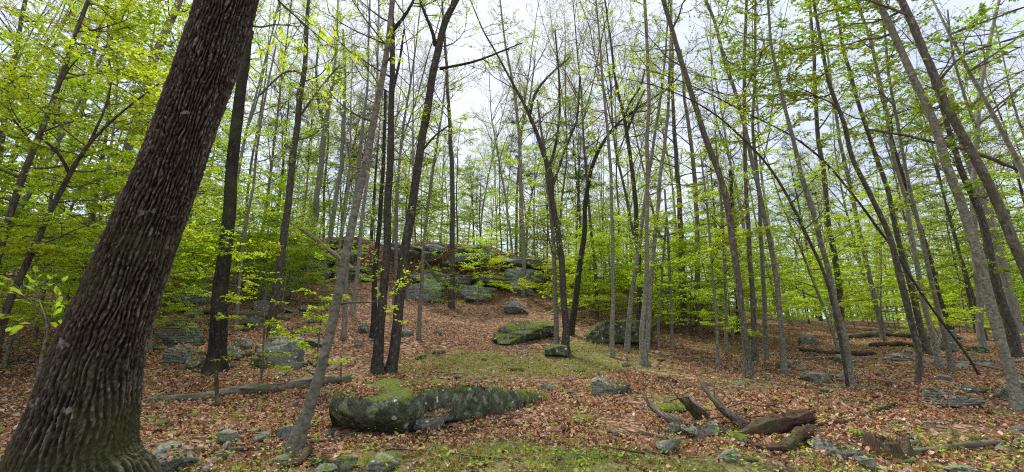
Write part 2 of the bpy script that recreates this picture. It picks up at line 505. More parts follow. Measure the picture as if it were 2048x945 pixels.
def cube_sphere(n):
    if n in BOXV: return BOXV[n]
    vid = {}; V = []; Fq = []
    def vert(a):
        k = tuple(np.round(a, 6))
        if k not in vid: vid[k] = len(V); V.append(a)
        return vid[k]
    L_ = np.linspace(-1, 1, n + 1)
    for ax in range(3):
        for sg in (-1, 1):
            b, c = [(1, 2), (2, 0), (0, 1)][ax]
            idx = np.zeros((n + 1, n + 1), int)
            for i in range(n + 1):
                for j in range(n + 1):
                    a = [0, 0, 0]; a[ax] = sg; a[b] = L_[i]; a[c] = L_[j]; idx[i, j] = vert(a)
            for i in range(n):
                for j in range(n):
                    q = [idx[i, j], idx[i + 1, j], idx[i + 1, j + 1], idx[i, j + 1]]
                    Fq.append(q if sg > 0 else q[::-1])
    BOXV[n] = (np.array(V, float), np.array(Fq))
    return BOXV[n]


def rock_verts(seed, size, n=12, cuts=9, round_=0.35, rough=0.10, strata=0.0):
    r = np.random.RandomState(seed)
    V, Fq = cube_sphere(n)
    S = V / np.linalg.norm(V, axis=1)[:, None]
    P = V * (1 - round_) + S * round_ * 1.2
    for k in range(cuts):
        nr = r.normal(size=3); nr /= np.linalg.norm(nr)
        d = r.uniform(.55, .95)
        e = np.maximum(0, P @ nr - d)
        P = P - e[:, None] * nr * 0.92
    off = r.uniform(0, 90, 3)
    P = P + S * (rough * (fbm(P * 2.2 + off, 4, seed) * 1.6 - .5 * np.abs(fbm(P * 5 + off, 3, seed + 3))))[:, None]
    if strata:
        zz = P[:, 2] * 5 + off[2] + P[:, 0] * .6
        st = np.abs((zz % 1) - .5) * 2
        P[:, :2] *= (1 - strata * (1 - smooth(0.0, .35, st)))[:, None]
    return P * (np.array(size) / 2), Fq


ROCK_TREES = []


def rock_obj(name, seed, loc, size, rot=(0, 0, 0), mat=None, n=12, parent=None, **k):
    P, Fq = rock_verts(seed, size, n, **k)
    g = Geo(); g.add(P, Fq)
    o = link(name, g.mesh(name, mat or ROCK), parent, loc); o.rotation_euler = rot
    if size[0] > .5:
        from mathutils import Euler, Matrix
        M = Matrix.Translation(loc) @ Euler(rot).to_matrix().to_4x4()
        ROCK_TREES.append(([M @ Vector(p) for p in P], Fq.tolist()))
    return o


def rock_px(label, x0, y0, x1, y1, seed, mat=None, deep=.8, tilt=(0, 0), yaw=0, sink=.25, cat='rock', name='rock', **k):
    c = hit((x0 + x1) / 2, y1)
    s = scale_at((x0 + x1) / 2, (y0 + y1) / 2, c[1])
    W = (x1 - x0) * s * 1.05; Hh = (y1 - y0) * s * 1.0
    Hh *= 1.15 if W > .6 else .95; D = W * deep
    Y = c[1] + D * .42
    z = c[2] + Hh * .5 - Hh * .12
    x = at((x0 + x1) / 2, y1, Y)[0]
    o = rock_obj(name, seed, (x, Y, z), (W, D, Hh * (1 + sink)), (tilt[0], tilt[1], yaw), mat, n=26 if W > .8 else 14, **k)
    return tag(o, label, cat)


def boulder():
    st = [  # px, front top row, front bottom row, back top row, thickness in depth
        (650, 806, 818, 800, .25), (660, 792, 830, 780, .7), (680, 788, 850, 763, 1.1), (705, 797, 860, 757, 1.35), (750, 803, 866, 758, 1.5),
        (800, 800, 866, 760, 1.6), (840, 788, 852, 762, 1.5), (880, 778, 842, 765, 1.35), (930, 776, 838, 768, 1.15), (980, 779, 833, 772, .95),
        (1010, 784, 829, 776, .8), (1045, 788, 818, 781, .55), (1075, 791, 808, 786, .35), (1098, 796, 803, 793, .15)]
    D0 = hit(780, 867)[1] + .05
    rows = []
    for px, ft, fb, bt, th in st:
        D = D0 + max(0, hit(px, fb - 4)[1] - D0) * float(smooth(800, 1000, px))
        un = .42 * float(1 - smooth(790, 900, px)) * float(smooth(650, 690, px))
        a = at(px, ft - 3, D - un * 1.1); b = at(px, fb + 8, D - .02); c = at(px, (ft * .5 + fb * .5), D - .12 - un)
        e = at(px, bt - 5, D + th); x = a[0]
        g0 = gz(x, D + .2)
        rows.append([[D + .45, min(b[2], g0) - .25], [D + .34, b[2] - .03], [D - .03, b[2] + .03], [c[1], c[2]], [a[1] - .06, a[2] - .05], [a[1] + .05, a[2] + .02],
                     [D + th * .55, (a[2] + e[2]) / 2 - .02], [D + th, e[2]], [D + th + .12, e[2] - .12], [D + th + .1, g0 - .35]])
        rows[-1] = (x, np.array(rows[-1]))
    xs = np.array([r[0] for r in rows]); A = np.stack([r[1] for r in rows])
    n = 130; m = 84
    xi = np.linspace(xs[0], xs[-1], n)
    B = np.zeros((n, A.shape[1], 2))
    for j in range(A.shape[1]):
        for k in (0, 1): B[:, j, k] = np.interp(xi, xs, A[:, j, k])
    V = np.zeros((n, m, 3))
    for i in range(n):
        q = np.concatenate([B[i], B[i][:1]]); dl = np.linalg.norm(np.diff(q, axis=0), axis=1); s = np.concatenate([[0], np.cumsum(dl)])
        u = np.linspace(0, s[-1], m, endpoint=False)
        V[i, :, 0] = xi[i]; V[i, :, 1] = np.interp(u, s, q[:, 0]); V[i, :, 2] = np.interp(u, s, q[:, 1])
    for _ in range(2):
        V[1:-1] = (V[:-2] + V[1:-1] * 2 + V[2:]) / 4
        V = (np.roll(V, 1, 1) + 2 * V + np.roll(V, -1, 1)) / 4
    cz = V.mean(1, keepdims=True); cz[:, :, 2] = (V[..., 2].max(1) * .62 + V[..., 2].min(1) * .38)[:, None]
    tt = np.linspace(0, 1, n); kk = np.sqrt(1 - (1 - np.clip(tt / .055, 0, 1)) ** 2) * .97 + .03
    V = cz + (V - cz) * kk[:, None, None]; V[..., 0] = xi[:, None]
    org = np.array([xi.mean(), D0 + .6, V[..., 2].min()])
    W = V.reshape(-1, 3)
    cen = np.repeat(V.mean(1), m, 0); nr = W - cen; nr /= np.linalg.norm(nr, axis=1)[:, None] + 1e-6
    W = W + nr * (.05 * fbm(W * [1.2, 2.3, 3.2], 4, 7) - .035 * np.abs(fbm(W * [1.6, 5, 7.5], 3, 8)) + .012 * fbm(W * [5, 11, 12], 2, 9))[:, None]
    i = np.arange(n - 1)[:, None] * m; j = np.arange(m)[None, :]; j2 = (j + 1) % m
    f = np.stack([i + j, i + j2, i + m + j2, i + m + j], -1).reshape(-1, 4)[:, ::-1]
    W2 = np.concatenate([W - org, [V[0].mean(0) - org], [V[-1].mean(0) - org]])
    jj = np.arange(m); k2 = (jj + 1) % m
    t = np.concatenate([np.stack([jj, k2, np.full(m, n * m)], 1)[:, ::-1], np.stack([(n - 1) * m + k2, (n - 1) * m + jj, np.full(m, n * m + 1)], 1)[:, ::-1]])
    g = Geo(); g.add(W2, f, t)
    o = link('boulder', g.mesh('boulder', ROCK_MOSSY), None, org)
    tag(o, 'long low dark boulder with thick moss and leaf litter on its top', 'boulder')
    ROCK_TREES.append(([Vector(p) for p in (W2 + org)], f.tolist()))


boulder()
RK = [
    ('pale lichened slab tucked under the front of the mossy boulder', 800, 833, 905, 868, 11, ROCK, .5),
    ('small dark stone in the leaves behind the long boulder', 1078, 768, 1112, 782, 12, ROCK, .8),
    ('rounded lichen-spotted rock with a mossy top right of the long boulder', 1182, 760, 1264, 794, 13, ROCK, .8),
    ('angular grey boulder with mossy top behind the fallen log', 505, 680, 620, 736, 14, ROCK, .8),
    ('low mossy shelf of rock under the angular grey boulder', 498, 722, 560, 740, 15, ROCK_MOSSY, .8),
    ('broad grey lichened slab between the big oak and the dark trunk', 312, 655, 420, 697, 16, ROCK, .9),
    ('lower cracked slab stepping down left of the dark trunk', 335, 692, 424, 730, 17, ROCK, .8),
    ('rough block with pale lichen just right of the dark trunk', 440, 688, 492, 722, 18, ROCK, .8),
    ('small tilted block leaning by the rough lichened block', 466, 672, 500, 700, 19, ROCK, .8),
    ('ribbed grey-green rock at the foot of the big oak', 276, 898, 400, 962, 20, ROCK, 1.2),
    ('squat grey rock beside the twisted root in front', 428, 856, 482, 894, 21, ROCK, .8),
    ('round grey rock right of the squat grey rock', 500, 862, 536, 890, 22, ROCK, .8),
    ('pale upright flake of stone at the foot of the leaning grey tree', 556, 852, 592, 886, 23, ROCK, .5),
    ('long pale rock poking from the leaves in the grass edge', 734, 922, 800, 950, 24, ROCK, 1.5),
    ('bright mossy stone at the bottom edge before the leaning tree', 660, 924, 710, 950, 25, ROCK_MOSSY, .8),
    ('flat pale stone left of the bright mossy stone', 618, 938, 676, 956, 26, ROCK, .8),
    ('dark stone in the leaves up the slope left of the paired trunks', 710, 648, 742, 668, 27, ROCK, .8),
    ('smaller dark stone below the one up the slope', 704, 678, 728, 696, 28, ROCK, .8),
    ('dark stone just right of the paired trunks', 796, 654, 824, 674, 29, ROCK, .8),
    ('long slanting boulder with pale lichen rim on the slope', 990, 648, 1112, 688, 30, ROCK_MOSSY, .9),
    ('big dark boulder with a shadowed hollow beneath it', 1146, 650, 1300, 692, 31, ROCK_MOSSY, .6),
    ('low dark rock on the slope above the slanting boulder', 1010, 608, 1062, 630, 32, ROCK_DARK, .8),
    ('dark low rock at the feet of the forked dark trunk', 1082, 694, 1134, 716, 33, ROCK_MOSSY, .8),
    ('grey rock by the curved pale branch of the rotting wood', 1326, 843, 1378, 872, 34, ROCK, .8),
    ('flat grey rock between the rotting limbs', 1368, 848, 1444, 880, 35, ROCK, .8),
    ('smooth rounded rock in front of the broken grey limb', 1310, 880, 1364, 912, 36, ROCK, .8),
    ('low grey rock in the foreground leaves below the hollow log', 1432, 906, 1482, 928, 37, ROCK, .8),
    ('small stone with moss at the right of the low grey rock', 1472, 872, 1502, 894, 38, ROCK_MOSSY, .8),
    ('grey ledge stone under the torn root end', 1610, 884, 1720, 918, 39, ROCK, .7),
    ('narrow tilted stone in front of the stump', 1718, 908, 1762, 945, 40, ROCK, .8),
    ('flat pale rock cut by the bottom edge at right', 1880, 932, 1975, 960, 41, ROCK, .8),
    ('lichen-blotched boulder left of the stout leaning grey trunk', 1832, 774, 1968, 818, 42, ROCK, .7),
    ('smooth grey rock shelf behind the lichen-blotched boulder', 1900, 766, 1985, 792, 43, ROCK, .8),
    ('grey rock shelf at the right edge behind the leaning grey trunk', 1975, 758, 2070, 806, 44, ROCK, .8),
    ('dark angular rock behind the thin straight grey trunk', 1612, 748, 1662, 770, 45, ROCK, .8),
    ('small stone with moss in front of the dark angular rock', 1638, 772, 1664, 790, 46, ROCK_MOSSY, .8),
    ('tilted slab among the leaning stems on the right', 1880, 655, 1925, 705, 47, ROCK, .8),
    ('pale rocks heaped at mid right in the greenery, largest stone', 1600, 668, 1640, 690, 48, ROCK, .8),
    ('dark boulder under the leafy saplings at the left slope', 515, 560, 592, 602, 49, ROCK, .8),
    ('mossy boulder uphill between the dark trunk and the tall slim one', 440, 562, 520, 604, 50, ROCK_MOSSY, .8),
    ('flat grey block below the fallen log on the left slope', 486, 632, 540, 656, 51, ROCK, .8),
    ('small lichened block above the fallen log on the left slope', 500, 600, 540, 622, 52, ROCK, .8),
    ('grey flat stone on the upper leafy slope', 596, 612, 626, 624, 53, ROCK, .8),
    ('dark low outcrop glimpsed left of the big oak', 60, 596, 190, 640, 54, ROCK_DARK, .7),
    ('upper dark outcrop in the leaves left of the big oak', 20, 520, 190, 566, 55, ROCK_DARK, .7),
    ('dark overhanging rock behind the dark straight trunk', 335, 578, 480, 606, 56, ROCK_DARK, .6),
]
_rl = random.Random(5)
for k_, (lb_, a_, b_, c2_, d2_) in enumerate((('long broken grey ledge block on the upper left slope beside the slim dark tree', 585, 520, 672, 556), ('cracked grey block stepping down from the upper left ledge', 560, 548, 612, 575),
        ('grey ledge block half screened by leaves right of the black-barked tree', 480, 520, 552, 562), ('weathered ledge block left of the slim dark tree on the hillside', 400, 540, 470, 580), ('pale rock face low on the left end of the central ledge', 815, 560, 880, 606),
        ('grey fallen block at the foot of the central ledge', 925, 578, 985, 608), ('dark squared block right of the central ledge', 1005, 545, 1070, 592))):
    RK.append((lb_, a_, b_, c2_, d2_, 460 + k_, ROCK_DARK, .8))
_adj = ['flat grey', 'cracked', 'tilted', 'lichen-grey', 'low mossy', 'dark angular', 'pale flat']
for k_ in range(30):
    px_ = _rl.uniform(320, 660) if k_ < 22 else _rl.uniform(1560, 1960); py_ = _rl.uniform(606, 745) if k_ < 22 else _rl.uniform(672, 735); w_ = _rl.uniform(26, 62) * (.5 + (py_ - 600) / 200)
    RK.append(('%s rock among the leaves, %s row of the scattered ledges %s' % (_adj[k_ % 7], ('lowest', 'low', 'middle', 'upper')[int(3.99 * (745 - py_) / 140)], 'on the left slope' if k_ < 22 else 'at mid right'), px_ - w_ / 2, py_ - w_ * _rl.uniform(.28, .45), px_ + w_ / 2, py_, 500 + k_, ROCK if k_ % 7 != 4 else ROCK_MOSSY, 1.0))
EXTRA = []
for (lb, a, b, c_, d_, sd, mt, dp) in RK:
    ro_ = rock_px(lb, a, b, c_, d_, sd, mt, dp, yaw=random.Random(sd).uniform(-.35, .35), tilt=(random.Random(sd + 9).uniform(-.12, .12), random.Random(sd + 5).uniform(-.15, .15)),
            cat='boulder' if 'boulder' in lb else 'rock', name='boulder' if 'boulder' in lb else 'rock', cuts=11, strata=(.16 if sd in (20, 16, 17, 42) else .06) if mt is not ROCK_MOSSY else 0)
    if sd >= 500: EXTRA.append((lb.split(' rock')[0] + ' rock', ro_))


def ledge(label, x0, x1, seed, dz=0.0, frac=1.0):
    """A layered outcrop: courses of slabs along the foot of the plateau."""
    r = random.Random(seed)
    yc = float(np.interp((x0 + x1) / 2, LX, LY))
    org = ((x0 + x1) / 2, yc, gz((x0 + x1) / 2, yc - .5))
    e = link('rock_ledge', None, None, org); tag(e, label, 'rock ledge')
    x = x0
    lay_h = [1.5, 1.1, 1.3, .8, .9]
    zoff = 0; k = 0
    for li, lh in enumerate(lay_h):
        x = x0 + r.uniform(-.8, .8)
        while x < x1:
            wd = r.uniform(1.2, 4.6)
            xc = x + wd / 2
            yl = float(np.interp(xc, LX, LY)); zb = gz(xc, yl - .4) - .35; zt = float(np.interp(xc, LX, LZ)) * frac - .25
            tot = max(.8, zt - zb)
            hh = tot * lh / sum(lay_h)
            zc = zb + tot * (sum(lay_h[:li]) + lh / 2) / sum(lay_h)
            if r.random() > .16:
                P, Fq = rock_verts(seed * 50 + k, (wd * 1.12, 3.2, hh * 1.22), 14, cuts=9, round_=.24, rough=.13, strata=.03)
                g = Geo(); g.add(P, Fq)
                yo = yl + 1.15 + li * .16 + r.uniform(-.55, .45)
                rot = (r.uniform(-.14, .06), r.uniform(-.12, .07), r.uniform(-.3, .3))
                o = link('slab', g.mesh('slab', ROCK_DARK), e, (xc - org[0], yo - org[1], zc - org[2] + r.uniform(-.05, .05))); o.rotation_euler = rot
                ROCK_TREES.append(([Vector(p) + Vector((xc, yo, zc)) for p in P], Fq.tolist()))
            k += 1
            x += wd
    return e


ledge('dark layered rock ledge behind the trees left of the paired trunks', -21, -12.5, 3)
ledge('tall grey layered rock ledge at the top of the leafy slope', -8.8, 3.6, 5)
ledge('low rock ledge behind the leafy saplings right of the forked trunk', 4.6, 17, 8)
ledge('dim rock ledge up the hillside behind the big oak', -40, -22.5, 12)

# loose stones among the leaves
_stone = []
for k in range(7):
    P, Fq = rock_verts(900 + k, (1, .8, .55), 5, cuts=8, round_=.5, rough=.08)
    g = Geo(); g.add(P, Fq); _stone.append(g.mesh('stone', ROCK if k % 3 else ROCK_MOSSY))
rs = random.Random(77)
ns = 0
while ns < 190:
    if ns < 55: px, py = rs.uniform(300, 720), rs.uniform(690, 945)
    elif ns < 90: px, py = rs.uniform(1100, 2040), rs.uniform(800, 940)
    elif ns < 150: px, py = rs.uniform(1450, 2040), rs.uniform(660, 790)
    else: px, py = rs.uniform(320, 1500), rs.uniform(630, 790)
    c = hit(px, py)
    sz = rs.uniform(.10, .30) * (1 if c[1] < 12 else 1.7)
    o = link('stone', _stone[rs.randrange(7)], None, (c[0], c[1], c[2] + sz * .02)); o.rotation_euler = (rs.uniform(-.3, .3), rs.uniform(-.3, .3), rs.uniform(0, 6.3)); o.scale = (sz, sz * rs.uniform(.7, 1.2), sz * rs.uniform(.5, 1))
    tag(o, 'small grey stone half buried in the fallen leaves', 'stone', 'loose stones scattered over the forest floor')
    ns += 1

# ------------------------------------------------------------------ leaves and branches
def leaf_geo(g, pos, axis, size, rng, aspect=.55, fold=.25, droop=.0, flat=.5, tris=2):
    """Folded pointed leaves: axis = where each tip points."""
    n = len(pos)
    if n == 0: return
    ax = axis + rng.normal(scale=.35, size=(n, 3)); ax[:, 2] -= droop
    ax /= np.linalg.norm(ax, axis=1)[:, None] + 1e-9
    up = np.array([0, 0, 1.0]) + rng.normal(scale=1 - flat, size=(n, 3))
    sd = np.cross(ax, up); sd /= np.linalg.norm(sd, axis=1)[:, None] + 1e-9
    nr = np.cross(sd, ax)
    s = (size * rng.uniform(.5, 1.25, n))[:, None]
    b = pos; tip = pos + ax * s
    m = pos + ax * s * .45
    l = m + sd * s * aspect * .5 + nr * s * fold * .3; r = m - sd * s * aspect * .5 + nr * s * fold * .3
    if tris == 2:
        V = np.stack([b, l, tip, r], 1).reshape(-1, 3); i = np.arange(n)[:, None] * 4
        g.add(V, None, np.concatenate([i + [0, 2, 1], i + [0, 3, 2]]))
    else:
        l2 = pos + ax * s * .8 + sd * s * aspect * .3 + nr * s * rng.uniform(-.2, .3, (n, 1)); r2 = pos + ax * s * .75 - sd * s * aspect * .33 + nr * s * rng.uniform(-.2, .3, (n, 1))
        V = np.stack([b, l, l2, tip, r2, r], 1).reshape(-1, 3); i = np.arange(n)[:, None] * 6
        g.add(V, None, np.concatenate([i + [0, 3, 1], i + [1, 3, 2], i + [0, 5, 3], i + [5, 4, 3]]))


def wander(rng, p, d, length, n, wob, up):
    pts = [p]; d = d / np.linalg.norm(d)
    for k in range(n):
        d = d + rng.normal(scale=wob, size=3); d[2] += up; d = d / np.linalg.norm(d)
        p = p + d * length / n; pts.append(p)
    return np.array(pts)


def twigs(rng, gb, gl, p, d, length, rad, level, style):
    """Grow one branch with side twigs; leaves sit along the last two levels."""
    flat = style.get('flat', 0)
    n = 5 if level == 1 else 4 if level == 2 else 3
    up = style.get('up', .08) * (1 if level < 3 else .4)
    P = wander(rng, p, d, length, n, style.get('wob', .14), up)
    R = np.linspace(rad, rad * (.3 if level < 3 else .5), len(P))
    gb.tube(P, R, 5 if level == 1 else 3, cap=False)
    if level < style.get('levels', 3):
        m = style['kids'][level - 1]
        m = rng.randint(max(1, m - 1), m + 2)
        for k in range(m):
            t = rng.uniform(.25, .98) if k else 1.0
            i = min(int(t * n), n - 1); q = P[i] + (P[i + 1] - P[i]) * (t * n - i)
            dd = P[i + 1] - P[i]; dd /= np.linalg.norm(dd)
            side = np.cross(dd, [0, 0, 1.0]) * (1 if k % 2 else -1)
            if not flat: side = side + rng.normal(scale=.8, size=3)
            side[2] *= (1 - flat)
            nd = dd * rng.uniform(.55, 1.0) + side / (np.linalg.norm(side) + 1e-6) * rng.uniform(.5, .9)
            twigs(rng, gb, gl, q, nd, length * rng.uniform(.38, .62), max(rad * .42, .0025), level + 1, style)
    dens = style['leaves'] * (1.0 if level >= 3 else .4 if level == 2 else .0)
    cnt = rng.poisson(dens * length) if dens > 0 else 0
    if cnt:
        t = rng.uniform(.15, 1.0, cnt) * n; i = np.minimum(t.astype(int), n - 1); fr = (t - i)[:, None]
        q = P[i] + (P[i + 1] - P[i]) * fr; dd = P[i + 1] - P[i]; dd /= np.linalg.norm(dd, axis=1)[:, None]
        sdv = np.cross(dd, [0, 0, 1.0]) * rng.choice([-1, 1], cnt)[:, None]
        leaf_geo(gl, q, dd * .5 + sdv * .8, style['size'], rng, style.get('aspect', .58), droop=style.get('droop', .25), flat=style.get('lflat', .65))


HARD = dict(kids=(5, 5), up=.10, wob=.16, leaves=26, size=.065, droop=.3, lflat=.3)
BUDS = dict(kids=(6, 5), up=.12, wob=.18, leaves=11, size=.06, droop=.3, lflat=.2)
BEECH = dict(kids=(7, 4), up=.0, wob=.09, leaves=42, size=.095, flat=.85, droop=.12, lflat=.8)
MAPLE = dict(kids=(6, 4), up=.02, wob=.13, leaves=38, size=.080, flat=.6, droop=.2, lflat=.6, aspect=.8)


def lobed(seed):
    def f(P, th):
        h = (P[:, 2] - P[0, 2])[:, None]
        return 1 + np.exp(-np.clip(h, 0, 9) / .36) * (.45 + .32 * np.cos(3 * th + seed)[None, :] + .2 * np.cos(5 * th + 2 * seed)[None, :])
    return f


def crown(rng, gb, gl, path, rad, start, end, count, length, style, ang=.7):
    n = len(path) - 1
    for k in range(count):
        t = (start + (end - start) * (k + rng.uniform(0, 1)) / count) * n
        i = min(int(t), n - 1); q = path[i] + (path[i + 1] - path[i]) * (t - i); dd = path[i + 1] - path[i]; dd /= np.linalg.norm(dd) + 1e-9
        a = rng.uniform(0, 2 * PI); side = np.array([math.cos(a), math.sin(a), 0])
        r = np.interp(t, np.arange(n + 1), rad)
        ln = length * rng.uniform(.6, 1.15) * (1.15 - .65 * (k / max(1, count)))
        twigs(rng, gb, gl, q, dd * (1 - ang) + side * ang, ln, min(r * .55, .012 + ln * .011), 1, style)


def library_tree(name, label, cat, seed, H, r0, bark_m, twig_m, leaf_m, cs, count, blen, style, ang, lean=.02, fork=0):
    rng = np.random.RandomState(seed)
    path = wander(rng, np.zeros(3), np.array([rng.normal(scale=lean), rng.normal(scale=lean), 1]), H, 16, .035, .03)
    path = np.concatenate([[[0, 0, -.3]], path]); rad = np.concatenate([[r0 * 1.3], np.linspace(r0, r0 * .18, 17)])
    e = link(name, None); tag(e, label, cat)
    gt = Geo(); gt.tube(path, rad, 9, rough=.08, seed=seed, rs=2, lobes=lobed(seed))
    gb = Geo(); gl = Geo()
    for k in range(fork):
        i = rng.randint(8, 13); a = rng.uniform(0, 6.3)
        P = wander(rng, path[i], np.array([math.cos(a) * .5, math.sin(a) * .5, 1]), (H - path[i][2]) * .95, 9, .07, .03)
        R = np.linspace(rad[i] * .7, .012, 10); gt.tube(P, R, 7, cap=False)
        crown(rng, gb, gl, P, R, .25, 1, count // 2, blen * .75, style, ang)
    crown(rng, gb, gl, path, rad, cs, 1, count, blen, style, ang)
    link('trunk', gt.mesh('trunk', bark_m), e)
    tag(link('branches', gb.mesh('branches', twig_m), e), kind='stuff')
    if gl.n: tag(link('foliage', gl.mesh('foliage', leaf_m, shade=False), e), kind='stuff')
    return e


def pine(seed, H, r0):
    rng = np.random.RandomState(seed)
    path = wander(rng, np.zeros(3), np.array([0, 0, 1.]), H, 14, .015, .02); path = np.concatenate([[[0, 0, -.3]], path]); rad = np.concatenate([[r0 * 1.2], np.linspace(r0, .02, 15)])
    e = link('pine_tree', None); tag(e, 'pine', 'pine tree')
    gt = Geo(); gt.tube(path, rad, 8, rough=.05, seed=seed)
    gb = Geo(); gl = Geo(); z0 = H * rng.uniform(.35, .5)
    for k in range(60):
        f = k / 60; z = z0 + (H - z0) * f; i = min(int(z / H * 14), 13); q = path[i + 1] * 1.0; q = np.array([np.interp(z, path[:, 2], path[:, 0]), np.interp(z, path[:, 2], path[:, 1]), z])
        a = rng.uniform(0, 6.3); ln = (1 - f) ** .7 * H * .17 * rng.uniform(.5, 1.1) + .4
        P = wander(rng, q, np.array([math.cos(a), math.sin(a), rng.uniform(-.1, .25)]), ln, 5, .08, .02)
        gb.tube(P, np.linspace(.03, .008, 6), 3, cap=False)
        for s in range(int(ln * 7)):
            t = rng.uniform(.25, 1) * 4.99; j = int(t); c = P[j] + (P[j + 1] - P[j]) * (t - j)
            c = c + rng.normal(scale=(.16, .16, .05)); m = 15
            dv = rng.normal(size=(m, 3)); dv[:, 2] = np.abs(dv[:, 2]) * .6; dv /= np.linalg.norm(dv, axis=1)[:, None]
            leaf_geo(gl, np.repeat(c[None], m, 0) + dv * .05, dv, .26, rng, .10, .1, 0, .3)
    link('trunk', gt.mesh('trunk', BARK_BROWN), e); tag(link('branches', gb.mesh('branches', TWIG), e), kind='stuff')
    tag(link('foliage', gl.mesh('foliage', NEEDLE, shade=False), e), kind='stuff')
    return e


# ------------------------------------------------------------------ the big oak in front
def worley(s, t, ns, seed):
    """Cellular noise wrapped in s with ns cells: F2-F1 and a value per cell."""
    i0 = np.floor(s).astype(np.int64); j0 = np.floor(t).astype(np.int64)
    F1 = np.full(s.shape, 9.); F2 = np.full(s.shape, 9.); val = np.zeros(s.shape)
    for di in (-1, 0, 1):
        for dj in (-1, 0, 1):
            i = i0 + di; j = j0 + dj; iw = i % ns
            cx = i + .5 + .8 * (_hash(iw, j, iw * 0, seed) - .5) + .5 * (j % 2); cyy = j + .5 + .7 * (_hash(iw, j, iw * 0, seed + 1) - .5)
            d = np.sqrt((s - cx) ** 2 + (t - cyy) ** 2 * .55)
            h = _hash(iw, j, iw * 0, seed + 2)
            nf = d < F1
            F2 = np.where(nf, F1, np.minimum(F2, d)); val = np.where(nf, h, val); F1 = np.where(nf, d, F1)
    return F2 - F1, val


def leaf_parts(gl, mat, parent, cap=300):
    """Large leaves near the camera: each one an object of its own."""
    V = np.concatenate(gl.v); k = 0
    q = gl.v[0].shape[0] and (6 if len(gl.f3) and np.concatenate(gl.f3).shape[0] * 1.0 / len(V) > .6 else 4)
    Ls = V.reshape(-1, q, 3); F3 = [(0, 2, 1), (0, 3, 2)] if q == 4 else [(0, 3, 1), (1, 3, 2), (0, 5, 3), (5, 4, 3)]
    idx = np.arange(len(Ls)); rngl = np.random.RandomState(1); rngl.shuffle(idx)
    for i in idx[:cap]:
        g = Geo(); g.add(Ls[i] - Ls[i][0], None, F3); link('leaf', g.mesh('leaf', mat, shade=False), parent, tuple(Ls[i][0]))
    return


